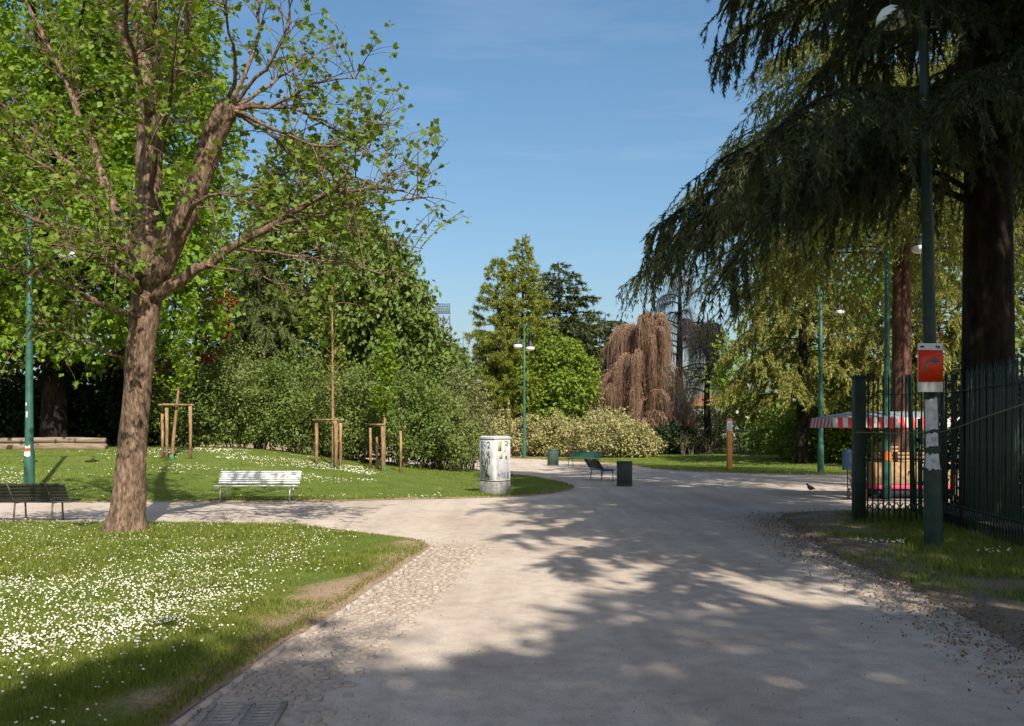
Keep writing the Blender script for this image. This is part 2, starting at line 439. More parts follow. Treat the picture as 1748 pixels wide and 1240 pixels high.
def path_mat():
    m, nt, b, nd, lk = mat('path_gravel')
    n1 = noise(nt, .35, 5, .6); n2 = noise(nt, 60, 4, .75); n3 = noise(nt, 5, 4, .6)
    r1 = ramp(nd, [(.41,.333,.28),(.465,.392,.332),(.50,.43,.37)], [.35,.5,.66])
    lk.new(n1.outputs[0], r1.inputs[0])
    r2 = ramp(nd, [(.55,.52,.49),(.98,.98,.98),(1.14,1.14,1.13)], [.30,.47,.74])
    lk.new(n2.outputs[0], r2.inputs[0])
    r3 = ramp(nd, [(.86,.85,.84),(1.03,1.03,1.03)], [.36,.58])
    lk.new(n3.outputs[0], r3.inputs[0])
    a = nd.new('ShaderNodeMix'); a.data_type = 'RGBA'; a.blend_type = 'MULTIPLY'; a.inputs[0].default_value = .8
    lk.new(r1.outputs[0], a.inputs[6]); lk.new(r2.outputs[0], a.inputs[7])
    n4 = noise(nt, 1.0, 4, .6, 'Object', (1.6, .12, 1)); r4 = ramp(nd, [(.88,.865,.85),(1.05,1.05,1.04)], [.38, .6]); lk.new(n4.outputs[0], r4.inputs[0])
    a2 = nd.new('ShaderNodeMix'); a2.data_type = 'RGBA'; a2.blend_type = 'MULTIPLY'; a2.inputs[0].default_value = .9
    lk.new(a.outputs[2], a2.inputs[6]); lk.new(r4.outputs[0], a2.inputs[7])
    c = nd.new('ShaderNodeMix'); c.data_type = 'RGBA'; c.blend_type = 'MULTIPLY'; c.inputs[0].default_value = .9
    lk.new(a2.outputs[2], c.inputs[6]); lk.new(r3.outputs[0], c.inputs[7])
    lk.new(c.outputs[2], b.inputs['Base Color'])
    b.inputs['Roughness'].default_value = .95; b.inputs['Specular IOR Level'].default_value = .12
    bump(nt, n2.outputs[0], .012, .5, b)
    return m
M['path'] = path_mat()

# ------------------------------------------------------------------ terrain
def gz(x, y):
    x = np.asarray(x, float); y = np.asarray(y, float)
    up = sstep(20.6, 31.0, y) * (1 - sstep(-11.5, 0.6, x)) * 1.05
    up = up * (1 - .85*sstep(33.0, 44.0, y))
    right = .45*sstep(38, 60, y)*sstep(5, 20, x)
    return up + right
def G(x, y): return float(gz(x, y))

def inside(P, poly):
    x, y = P[:, 0], P[:, 1]; r = np.zeros(len(P), bool)
    n = len(poly)
    for i in range(n):
        x1, y1 = poly[i]; x2, y2 = poly[(i+1) % n]
        c = ((y1 > y) != (y2 > y))
        with np.errstate(divide='ignore', invalid='ignore'):
            xi = (x2-x1)*(y-y1)/(y2-y1+1e-12)+x1
        r ^= c & (x < xi)
    return r

def smooth_outline(pts, step=.5, jit=.04):
    pts = np.asarray(pts, float); n = len(pts); out = []
    for i in range(n):
        p0, p1, p2, p3 = pts[i-1], pts[i], pts[(i+1) % n], pts[(i+2) % n]
        L = np.linalg.norm(p2-p1); k = max(1, int(min(L/step, 40)))
        if L > 12:
            for t in np.arange(k)/k: out.append(p1+(p2-p1)*t)
        else:
            for t in np.arange(k)/k:
                out.append(.5*((2*p1)+(-p0+p2)*t+(2*p0-5*p1+4*p2-p3)*t*t+(-p0+3*p1-3*p2+p3)*t**3))
    out = np.array(out)
    out += (np.stack([vnoise(out[:, 0], out[:, 1], .6, 5), vnoise(out[:, 0], out[:, 1], .6, 8)], -1)-.5)*2*jit
    return out

def edge_dist(P, out):
    Q = []
    for i in range(len(out)):
        a, b = out[i], out[(i+1) % len(out)]
        L = np.linalg.norm(b-a); k = max(1, int(L/.12))
        Q.append(a + (b-a)*(np.arange(k)/k)[:, None])
    Q = np.concatenate(Q)
    d = np.full(len(P), 1e9)
    for i in range(0, len(P), 4000):
        p = P[i:i+4000]
        d[i:i+4000] = np.sqrt(((p[:, None, :]-Q[None])**2).sum(-1).min(1))
    return d

def lawn(name, pts, sp_fun, bbox, mat_, wear_fun, lift=.035, jit=.04):
    out = smooth_outline(pts, .35, jit)
    x0, x1, y0, y1 = bbox
    g = []
    for (a, b, c, d, s) in sp_fun:
        xs, ys = np.meshgrid(np.arange(a, b, s), np.arange(c, d, s))
        q = np.stack([xs.ravel(), ys.ravel()], -1) + rng.uniform(-.3, .3, (xs.size, 2))*s
        g.append(q)
    g = np.concatenate(g); g = g[inside(g, out)]
    d = edge_dist(g, out); g = g[d > .05]
    vin = [Vector(p) for p in out] + [Vector(p) for p in g]
    n = len(out)
    r = geometry.delaunay_2d_cdt(vin, [(i, (i+1) % n) for i in range(n)], [], 1, 1e-5)
    V2 = np.array([v[:] for v in r[0]]); Fc = [list(f) for f in r[2]]
    ce = V2[np.array([f[:3] for f in Fc])].mean(1)
    ok = inside(ce, out)
    d = edge_dist(V2, out)
    z = gz(V2[:, 0], V2[:, 1]) + .006 + np.minimum(d/.22, 1)*lift + (fbm(V2[:, 0], V2[:, 1], .9, 4)-.5)*.03*np.minimum(d/.3, 1)
    mb = MB(); mb.add(np.column_stack([V2, z]), np.array([f[:3] for f, k in zip(Fc, ok) if k]))
    o = mb.build(name, mat_, None, True)
    a = o.data.attributes.new('wear', 'FLOAT', 'POINT')
    a.data.foreach_set('value', wear_fun(V2[:, 0], V2[:, 1], d).astype(np.float32))
    struct(o)
    return o, out

def sheet(name, x0, x1, y0, y1, z, m, n=2):
    mb = MB()
    xs, ys = np.meshgrid(np.linspace(x0, x1, n), np.linspace(y0, y1, n))
    V = np.stack([xs.ravel(), ys.ravel(), np.full(xs.size, z)], -1)
    i = np.arange(n*n).reshape(n, n)
    mb.add(V, np.stack([i[:-1, :-1], i[:-1, 1:], i[1:, 1:], i[1:, :-1]], -1).reshape(-1, 4))
    return struct(mb.build(name, m))
sheet('ground', -500, 500, -200, 900, -.02, M['far_grass'])
sheet('path', -42, 46, -22, 80, 0.0, M['path'])

def front_wear(x, y, d):
    edge = np.interp(y, [-10, 5, 6.5, 7.7, 9.3, 12.3, 13.2], [-2.1, -1.87, -1.75, -1.59, -1.44, -1.17, -1.25])
    dr = edge - x
    w = np.interp(y, [-10, 4.5, 6, 7.5, 9, 10, 12, 14, 16], [.4, .45, .65, 1.15, .95, .6, .75, .4, .1])
    n = fbm(x*.8-y*.6, x*.6+y*.8, .9, 2)
    a = np.clip(1.0 - dr/np.maximum(w*(-.25+2.5*n), .05), 0, 1)*.85
    b = np.clip(.75 - d/.22, 0, 1)
    return np.clip(np.maximum(a, b), 0, 1)
FRONT = [(-2.1,-10),(-2.0,2.0),(-1.87,4.84),(-1.75,6.55),(-1.59,7.7),(-1.44,9.3),(-1.22,11.6),(-1.15,12.5),(-1.5,13.25),(-2.13,13.8),(-3.0,14.6),(-4.8,15.35),(-9.1,15.8),(-16,15.9),(-30,16),(-30,-10)]
lawn_front, out_front = lawn('lawn_front', FRONT, [(-11,-1,3.5,16.2,.16),(-30,-11,-10,16,1.2),(-11,-1,-10,3.5,.8)], (-30,0,-10,17), M['lawn'], front_wear)

def mound_wear(x, y, d):
    return np.clip(np.clip(.8-d/.3, 0, 1) + .5*sstep(.62, .8, fbm(x, y, 1.7, 9))*.5, 0, 1)
MOUND = [(-40,20.5),(-11.6,20.5),(-5,20.8),(-2.5,21.4),(0,22.3),(.95,23.4),(1.7,25.2),(1.85,27.2),(1.3,30.2),(.4,33.4),(-1.6,37.5),(-5.5,40),(-14,42),(-40,44)]
lawn_mound, out_mound = lawn('lawn_mound', MOUND, [(-20,3,20,42,.4),(-40,-20,20,44,1.5)], (-40,4,20,44), M['lawn'], mound_wear)

def verge_wear(x, y, d):
    n = fbm(x, y, 1.3, 12)
    return np.clip(1.0 - d/1.9 + (n-.5)*2.4, 0, 1)
VERGE = [(3.6,-10),(3.65,3),(3.75,6.5),(3.85,7.1),(4.1,9.3),(4.15,11.4),(4.65,14.5),(5.0,16.5),(5.6,17.8),(7.2,18.3),(10,18.6),(40,20),(40,-10)]
lawn_verge, out_verge = lawn('verge', VERGE, [(3.4,9,4,19,.2),(9,40,-10,20,1.5),(3.4,9,-10,4,.8)], (3,40,-10,20), M['verge'], verge_wear)

FAR = [(44,31),(26,31.5),(13,33.6),(8.8,35.6),(6.6,39),(5.6,46),(3.2,50.5),(1.3,55),(-2,57.5),(-10,58.5),(-40,60),(-40,150),(90,150),(90,31)]
lawn_far, out_far = lawn('lawn_far', FAR, [(-12,30,31,66,.8),(-40,90,66,150,5),(30,90,31,66,3)], (-40,90,31,150), M['lawn'],
                         lambda x, y, d: np.clip(np.clip(.8-d/.5, 0, 1)+.7*sstep(53, 60, y)*(x < 8), 0, 1))

# ------------------------------------------------------------------ grass, daisies, pebbles, litter
def blades(name, n, sampler, h, w, label_mat='grass_blade'):
    P, hs = sampler(n)
    n = len(P)
    a = rng.uniform(0, 2*math.pi, n); lean = rng.uniform(.15, .9, n)
    d = np.stack([np.cos(a), np.sin(a), np.zeros(n)], -1)
    s = np.stack([-np.sin(a), np.cos(a), np.zeros(n)], -1)
    H = h*hs*rng.uniform(.55, 1.3, n); Wd = w*rng.uniform(.7, 1.3, n)*np.clip(.55+.055*P[:, 1], .6, 1.5 if w < .02 else 1)
    tip = P + d*(H*lean)[:, None] + np.array([0, 0, 1])*(H*(1-.3*lean))[:, None]
    V = np.stack([P - s*Wd[:, None]/2, P + s*Wd[:, None]/2, tip], 1).reshape(-1, 3)
    mb = MB(); mb.add(V, np.arange(n*3).reshape(-1, 3))
    return struct(mb.build(name, M[label_mat]), 'stuff')

def s_front(n):
    D = np.exp(rng.uniform(math.log(4.3), math.log(16.2), n)); x = rng.uniform(-.62, -.06, n)*D
    P = np.stack([x, D], -1)
    P = P[inside(P, out_front)]
    d = edge_dist(P, out_front)
    w = front_wear(P[:, 0], P[:, 1], d)
    keep = rng.random(len(P)) > np.clip(w**1.5*1.15, 0, .96)
    P, w = P[keep], w[keep]
    t = fbm(P[:, 0], P[:, 1], 1.0, 21)
    hs = (.55 + 1.1*sstep(.42, .75, t))*(1-.6*w)
    return np.column_stack([P, gz(P[:, 0], P[:, 1])+.03]), hs
blades('grass_front', 420000, s_front, .062, .0085)['label'] = 'short green grass of the near left lawn'

def s_dry(n):
    D = np.exp(rng.uniform(math.log(4.3), math.log(14.5), n)); x = rng.uniform(-.5, -.06, n)*D
    P = np.stack([x, D], -1); P = P[inside(P, out_front)]
    w = front_wear(P[:, 0], P[:, 1], edge_dist(P, out_front))
    P = P[(w > .04) & (w < .8) & (rng.random(len(P)) < .75-.7*np.abs(w-.25))]
    return np.column_stack([P, gz(P[:, 0], P[:, 1])+.025]), np.full(len(P), .6)
M['grass_dry'] = leafmat('grass_dry', [(.12,.105,.03),(.19,.165,.05),(.26,.21,.085)], .3, .4, .8, gain=(1.1, 1.1, 1.1))
blades('grass_dry', 260000, s_dry, .055, .008, 'grass_dry')

def s_mound(n):
    D = rng.uniform(20.4, 34, n); x = rng.uniform(-.6, .085, n)*D
    P = np.stack([x, D], -1); P = P[inside(P, out_mound)]
    d = edge_dist(P, out_mound); P = P[rng.random(len(P)) > np.clip(.75-d/.22, 0, .9)]
    return np.column_stack([P, gz(P[:, 0], P[:, 1])+.02]), .6+.8*fbm(P[:, 0], P[:, 1], 1.6, 31)
blades('grass_mound', 110000, s_mound, .06, .022)

def s_verge(n):
    P = np.stack([rng.uniform(3.7, 9.5, n), rng.uniform(5, 18.5, n)], -1); P = P[inside(P, out_verge)]
    d = edge_dist(P, out_verge); w = verge_wear(P[:, 0], P[:, 1], d)
    P = P[rng.random(len(P)) > np.clip(w*1.25, 0, .96)]
    return np.column_stack([P, np.full(len(P), .035)]), .7+.9*fbm(P[:, 0], P[:, 1], 1, 41)
blades('grass_verge', 90000, s_verge, .075, .010)

def s_far(n):
    D = rng.uniform(31, 62, n); x = rng.uniform(0, .5, n)*D
    P = np.stack([x, D], -1); P = P[inside(P, out_far)]
    return np.column_stack([P, gz(P[:, 0], P[:, 1])+.02]), np.ones(len(P))
blades('grass_far', 60000, s_far, .075, .045)

# daisy: eight-petalled disc with a yellow eye
_k = 6
DA_V = [[0, 0, .0]] + [[math.cos(i*math.pi/_k)*(1 if i % 2 == 0 else .82), math.sin(i*math.pi/_k)*(1 if i % 2 == 0 else .82), .22] for i in range(2*_k)]
DA_F = [[0, 1+i, 1+(i+1) % (2*_k)] for i in range(2*_k)]
EY_V = [[0, 0, .30]] + [[.34*math.cos(i*math.pi/3), .34*math.sin(i*math.pi/3), .12] for i in range(6)]
EY_F = [[0, 1+i, 1+(i+1) % 6] for i in range(6)]
def daisies(name, P, r):
    n = len(P)
    nrm = unit(np.array([.15, -.45, .9])[None] + rng.normal(0, .28, (n, 3)))
    t = unit(np.cross(nrm, rvec(n))); b = np.cross(nrm, t)
    s = r*rng.uniform(.7, 1.2, n)
    mb = MB(); inst(mb, DA_V, DA_F, P, t, b, nrm, s, 0); inst(mb, EY_V, EY_F, P, t, b, nrm, s, 1)
    return struct(mb.build(name, [M['daisy_white'], M['daisy_eye']]), 'stuff')
n = 90000
D = 1/rng.uniform(1/15.7, 1/4.6, n); x = rng.uniform(-.6, -.09, n)*D
P = np.stack([x, D], -1); P = P[inside(P, out_front)]
d = edge_dist(P, out_front); w = front_wear(P[:, 0], P[:, 1], d)
rx, ry = P[:, 0]*.8-P[:, 1]*.6, P[:, 0]*.6+P[:, 1]*.8
den = .22 + .8*sstep(.25, .8, fbm(rx, ry, 1.3, 51))*(.25+.75*sstep(.3, .6, fbm(rx, ry, .3, 57)))
den *= sstep(-1.9, -3.1, P[:, 0]) * sstep(5.2, 6.8, P[:, 1]) * (1-.35*sstep(12.5, 14, P[:, 1])) + .05
keep = (rng.random(len(P)) < den*.28) & (w < .25)
P = P[keep]
daisies('daisies_front', np.column_stack([P, gz(P[:, 0], P[:, 1])+rng.uniform(.07, .105, len(P))]), .0083)['label'] = 'white daisies scattered over the near lawn'
n = 16000
D = rng.uniform(21.5, 31, n); x = rng.uniform(-.6, -.08, n)*D
P = np.stack([x, D], -1); P = P[inside(P, out_mound)]
u = (P[:, 0]/P[:, 1])*F + CX
den = sstep(.5, .68, fbm(P[:, 0]*.6, P[:, 1]*1.3, 1.4, 61))*(.15 + sstep(24.5, 27.5, P[:, 1])*(u > 200)*(u < 640) + .5*(u < 40))
P = P[rng.random(len(P)) < den*.62]
daisies('daisies_mound', np.column_stack([P, gz(P[:, 0], P[:, 1])+.06]), .0165)
P = np.array([[5.1, 12.4], [5.3, 12.3], [5.2, 12.6], [5.45, 12.5], [5.0, 12.55], [6.2, 11.4], [6.3, 11.5]]).repeat(9, 0) + rng.normal(0, .12, (63, 2))
daisies('daisies_verge', np.column_stack([P, np.full(len(P), .10)]), .015)

# small stones of the gravel
TET_V = [[1,0,-.3],[-.5,.87,-.3],[-.5,-.87,-.3],[.1,.05,.55]]; TET_F = [[0,1,3],[1,2,3],[2,0,3]]
n = 26000
D = 1/rng.uniform(1/22, 1/4.3, n); P = np.stack([rng.uniform(-.5, .62, n)*D, D], -1)
P = P[~inside(P, out_front) & ~inside(P, out_mound) & ~inside(P, out_verge)]
n = len(P); a = rng.uniform(0, 6.28, n)
mb = MB(); inst(mb, TET_V, TET_F, np.column_stack([P, np.full(n, .003)]), np.stack([np.cos(a), np.sin(a), 0*a], -1), np.stack([-np.sin(a), np.cos(a), 0*a], -1),
     np.repeat([[0, 0, 1.]], n, 0), np.exp(rng.normal(-5.75, .42, n)))
struct(mb.build('gravel_stones', M['pebble']), 'stuff')
# leaf litter along the edges
def litter(name, P, s):
    n = len(P)
    mb = MB(); nn = unit(np.array([[0, 0, 1.]])+rng.normal(0, .3, (n, 3)))
    leaves(mb, P, rvec(n), nn, s*rng.uniform(.6, 1.4, n), s*.6*rng.uniform(.6, 1.4, n))
    return struct(mb.build(name, M['litter']), 'stuff')
yy = rng.uniform(5, 17.5, 5000)
ex = np.interp(yy, [3, 6.5, 7.1, 9.3, 11.4, 14.5, 16.5, 17.8], [3.65, 3.75, 3.85, 4.1, 4.15, 4.65, 5.0, 5.6])
xx = ex + rng.normal(-.12, .32, 5000)
litter('litter_right', np.column_stack([xx, yy, .045+0*xx]), .028)
yy = rng.uniform(4.3, 13, 1500); ex = np.interp(yy, [4.84, 6.55, 7.7, 9.3, 12.5], [-1.87, -1.75, -1.59, -1.44, -1.15])
litter('litter_left', np.column_stack([ex+rng.normal(.1, .35, 1500), yy, .05+0*yy]), .018)
Dd = 1/rng.uniform(1/30, 1/4.4, 260)
litter('litter_path', np.column_stack([rng.uniform(-.25, .5, 260)*Dd, Dd, .012+0*Dd]), .014)

# ------------------------------------------------------------------ cobbled gutters, kerb, drain
def stone_mesh(seed, flat=.45):
    r = np.random.default_rng(seed)
    k = 7; an = np.arange(k)/k*2*math.pi + r.uniform(-.25, .25, k)
    rr = r.uniform(.82, 1.05, k)
    V = [[math.cos(a)*q, math.sin(a)*q, -.5] for a, q in zip(an, rr)] + [[math.cos(a)*q*.95, math.sin(a)*q*.95, flat*.45] for a, q in zip(an, rr)] + \
        [[math.cos(a)*q*.6, math.sin(a)*q*.6, flat*.92] for a, q in zip(an, rr)] + [[0, 0, flat]]
    Fq = [[i, (i+1) % k, k+(i+1) % k, k+i] for i in range(k)] + [[k+i, k+(i+1) % k, 2*k+(i+1) % k, 2*k+i] for i in range(k)]
    Ft = [[2*k+i, 2*k+(i+1) % k, 3*k] for i in range(k)]
    return np.array(V), np.array(Fq), np.array(Ft)

def bed_strip(name, ys, xl, xr, z, m):
    V = []; 
    for y, a, b in zip(ys, xl, xr):
        b = b+(fbm(y, 3.1, .7, 14)-.5)*.35; V += [[a-.05, y, -.003], [(a*.6+b*.4), y, z-.002], [b, y, -.003]]
    i = np.arange(len(V)).reshape(-1, 3)
    mb = MB(); mb.add(V, np.concatenate([np.stack([i[:-1, j], i[:-1, j+1], i[1:, j+1], i[1:, j]], -1) for j in (0, 1)]))
    return struct(mb.build(name, m, None, True))

M['bed'] = noisy('bed', [(.26,.20,.155),(.36,.30,.25),(.43,.375,.33)], 14, .95, .006, .6)
def gutter(name, yr, xl, wid, n_ind, size, drop, bm='bed'):
    ys = np.linspace(yr[0], yr[1], 140)
    bed = bed_strip(name, ys, xl(ys)+.06, xl(ys)+wid, .008, M[bm])
    S = []
    y = yr[0]
    while y < yr[1]:
        x = xl(y)+.10; y += size*rng.uniform(.82, 1.0)
        x += rng.uniform(0, size)
        while x < xl(y)+wid-.03:
            S.append((x, y+rng.uniform(-.18, .18)*size)); x += size*rng.uniform(.95, 1.3)
    S = np.array(S)
    fr = (S[:, 0]-xl(S[:, 1]))/wid
    S = S[rng.random(len(S)) > drop(fr, S[:, 1])]
    order = np.argsort(S[:, 1]); S = S[order]
    vis = S[:, 1] > 4.2
    S = np.concatenate([S[vis], S[~vis]])
    mes = []
    for k in range(6):
        V, q, t = stone_mesh(100+k); mb = MB(); mb.add(V, q); mb.f.append((t, 0)); mes.append(mb.mesh('cobble', M['stone_cobble'], True))
    for p in S[:n_ind]:
        o = put('cobble', random.choice(mes), bed)
        o.location = (p[0], p[1], .006+rng.uniform(-.002, .006)); s = size*.56*rng.uniform(.85, 1.12)
        o.scale = (s*rng.uniform(.95, 1.2), s*rng.uniform(.8, 1.05), s*rng.uniform(.38, .62)); o.rotation_euler = (rng.uniform(-.1, .1), rng.uniform(-.1, .1), rng.uniform(0, 6.28))
    rest = S[n_ind:]
    if len(rest):
        n = len(rest); a = rng.uniform(0, 6.28, n); mb = MB()
        V, q, t = stone_mesh(7)
        ax = np.stack([np.cos(a), np.sin(a), 0*a], -1); ay = np.stack([-np.sin(a), np.cos(a), 0*a], -1); az = np.repeat([[0, 0, 1.]], n, 0)
        P = np.column_stack([rest, .006+rng.uniform(-.002, .006, n)]); sc = size*.56*rng.uniform(.85, 1.12, n); sc = np.stack([sc*1.08, sc*.92, sc*.5], -1)
        n0 = mb.n; inst(mb, V, q, P, ax, ay, az, sc); k = len(V)
        mb.f.append(((t[None]+(np.arange(n)*k)[:, None, None]).reshape(-1, 3), 0))
        o = mb.build('cobble_field', M['stone_cobble'], bed, True); o['kind'] = 'stuff'
    return bed
xl_left = lambda y: np.interp(y, [-10, 2, 4.84, 6.55, 7.7, 9.3, 11.6, 12.5], [-2.1, -2.0, -1.87, -1.75, -1.59, -1.44, -1.22, -1.13])
GR = (-1.52, 4.98)                                          # drain centre
gutter('cobbled_gutter_left', (3.4, 12.6), xl_left, .88, 300, .072,
       lambda fr, y: np.clip(np.where(fr > .55, (fr-.55)*1.9, 0) + .10 + (np.abs(y-GR[1]) < .30)*((fr*.88 > .06) & (fr*.88 < .72))*1.0, 0, 1))
xl_right = lambda y: np.interp(y, [3, 6.5, 7.1, 9.3, 11.4, 14.5, 16.5], [3.65, 3.75, 3.85, 4.1, 4.15, 4.65, 5.0]) - .75
gutter('cobbled_gutter_right', (3.0, 16.6), xl_right, .78, 200, .085, lambda fr, y: .42 + .4*(fr < .35), 'path')
# kerb stones along the left lawn
kb = MB(); kb.add([[-2.1, 3.0, -.01], [-2.05, 3.0, -.01], [-1.2, 12.5, -.01], [-1.25, 12.5, -.01]], [[0, 1, 2, 3]])
kerb = struct(kb.build('kerb_left', M['bed']))
y = 3.3
kmes = []
for k in range(3):
    mb = MB(); bevbox(mb, (0, 0, 0), (.06, .20+.05*k, .07), .016); kmes.append((mb.mesh('kerb_stone', M['stone_kerb']), .20+.05*k))
while y < 12.4:
    me, L = random.choice(kmes)
    yc = y+L/2; dx = float(xl_left(yc+.15)-xl_left(yc-.15))/.3
    o = put('kerb_stone', me, kerb); o.location = (float(xl_left(yc))+.045+rng.uniform(-.006, .006), yc, -.008+rng.uniform(-.007, .006))
    o.rotation_euler = (rng.uniform(-.02, .02), rng.uniform(-.04, .04), -math.atan(dx)+rng.uniform(-.05, .05)); y += L+rng.uniform(.008, .03)
# drain grate
dr = thing('drain_grate', 'cast iron drain grate with two columns of slots in the cobbled gutter', 'drain', (GR[0], GR[1], .012), R(4)); dr.scale = (.8, .82, 1)
mb = MB(); box(mb, (0, 0, -.03), (.50, .50, .01)); mb.build('pit', M['pit_black'], dr)
mb = MB()
for s in (-1, 1):
    bevbox(mb, (s*.255, 0, 0), (.04, .55, .03), .005); bevbox(mb, (0, s*.255, 0), (.466, .04, .029), .005)
mb.build('frame', M['cast_iron'], dr)
mb = MB(); bevbox(mb, (0, 0, -.001), (.055, .466, .027), .004); mb.build('spine', M['cast_iron'], dr)
bar = MB(); bevbox(bar, (0, 0, 0), (.206, .044, .025), .004); bme = bar.mesh('bar', M['cast_iron'])
for s in (-1, 1):
    for i in range(7):
        o = put('bar', bme, dr); o.location = (s*.131, -.204+i*.068, -.003)

# ------------------------------------------------------------------ trees
def curve3(p0, p1, p2, n):
    t = np.linspace(0, 1, n)[:, None]
    return (1-t)**2*p0 + 2*t*(1-t)*p1 + t*t*p2

def crown_leaves(mb, ell, nclump, per, spread, L, W, shell=.55, down=.25, upN=.6, lob=False, gap=None):
    """leaf clumps through the volume of ellipsoids (centre, radii)"""
    ell = [(np.asarray(c, float), np.asarray(r, float)) for c, r in ell]
    wts = np.array([np.prod(r)**(2/3) for _, r in ell]); wts /= wts.sum()
    ei = rng.choice(len(ell), nclump, p=wts)
    c = np.stack([e[0] for e in ell])[ei]; r = np.stack([e[1] for e in ell])[ei]
    d = rvec(nclump)
    rad = shell + (1.04-shell)*rng.random(nclump)**.6
    rad *= .76 + .44*vnoise(d[:, 0]*3+ei*7, d[:, 2]*3+d[:, 1]*2, .8, 77)
    ctr = c + d*r*rad[:, None]
    out = unit(d/r)
    keep = np.ones(nclump, bool)
    for k, (ec, er) in enumerate(ell):
        q = np.linalg.norm((ctr-ec)/er, axis=1)
        keep &= (q > shell*.9) | (ei == k)
    ctr, out = ctr[keep], out[keep]
    nc = len(ctr)
    sz = spread*rng.uniform(.6, 1.35, nc)
    i = np.repeat(np.arange(nc), per)
    n = len(i)
    off = rng.normal(size=(n, 3))*.55
    on = (off*out[i]).sum(1, keepdims=True)
    off = off - on*out[i]*.45
    off[:, 2] *= .75
    P = ctr[i] + off*sz[i][:, None]
    P[:, 2] -= (off[:, 0]**2+off[:, 1]**2)*sz[i]*.25*down*4
    T = unit(out[i]*.55 + rvec(n)*.75 + np.array([0, 0, -down]))
    N = unit(out[i]*.45 + np.array([0, 0, upN]) + rvec(n)*.55)
    LL = L*rng.uniform(.65, 1.3, n)
    if lob: lobed(mb, P, T, N, LL)
    else: leaves(mb, P, T, N, LL, LL*W)
    return ctr

def limbs(mb, root, targets, r0, k=6):
    for t in targets:
        root_ = root + np.array([0, 0, rng.uniform(-.15, .15)])*np.linalg.norm(t-root)
        mid = (root_*.5+t*.5) + np.array([0, 0, -.12*np.linalg.norm(t-root_)]) + rng.normal(0, .12, 3)
        pts = curve3(root_, mid, t, 7)
        tube(mb, pts, np.linspace(r0, .015, 7), k, cap=False)

def broadleaf(name, label, base, trunk_h, r0, ell, nclump, per, spread, L, W, leaf, bark='bark_dark', nl=14, cat='tree', shell=.55, group=None, lob=False, part='crown', down=.25):
    base = np.array([base[0], base[1], G(base[0], base[1])], float)
    t = thing(name, label, cat, base, 0, group)
    ell = [(np.asarray(c, float), np.asarray(r, float)) for c, r in ell]      # relative to the base
    mb = MB()
    top = max(c[2] for c, r in ell)
    tr = np.array([[0, 0, -.1], [.02, 0, .25], [.04, .02, trunk_h*.5], [.0, .05, trunk_h], [ell[0][0][0]*.3, ell[0][0][1]*.3, (trunk_h+top)/2], [ell[0][0][0]*.8, ell[0][0][1]*.8, top]])
    tube(mb, tr, np.array([1.5, 1.1, .95, .85, .5, .12])*r0, 10)
    cm = MB()
    ctr = crown_leaves(cm, ell, nclump, per, spread, L, W, shell, lob=lob, down=down)
    sel = ctr[rng.choice(len(ctr), min(nl, len(ctr)), replace=False)]
    for s in sel:
        zr = np.clip(s[2]*.75-.3, trunk_h*.7, top*.9)
        f = np.interp(zr, [0, trunk_h, top], [0, 0, .8])
        limbs(mb, np.array([ell[0][0][0]*f, ell[0][0][1]*f, zr]), [s], r0*.28, 5)
    mb.build('trunk', M[bark], t, True)
    cm.build(part, M[leaf], t)
    return t

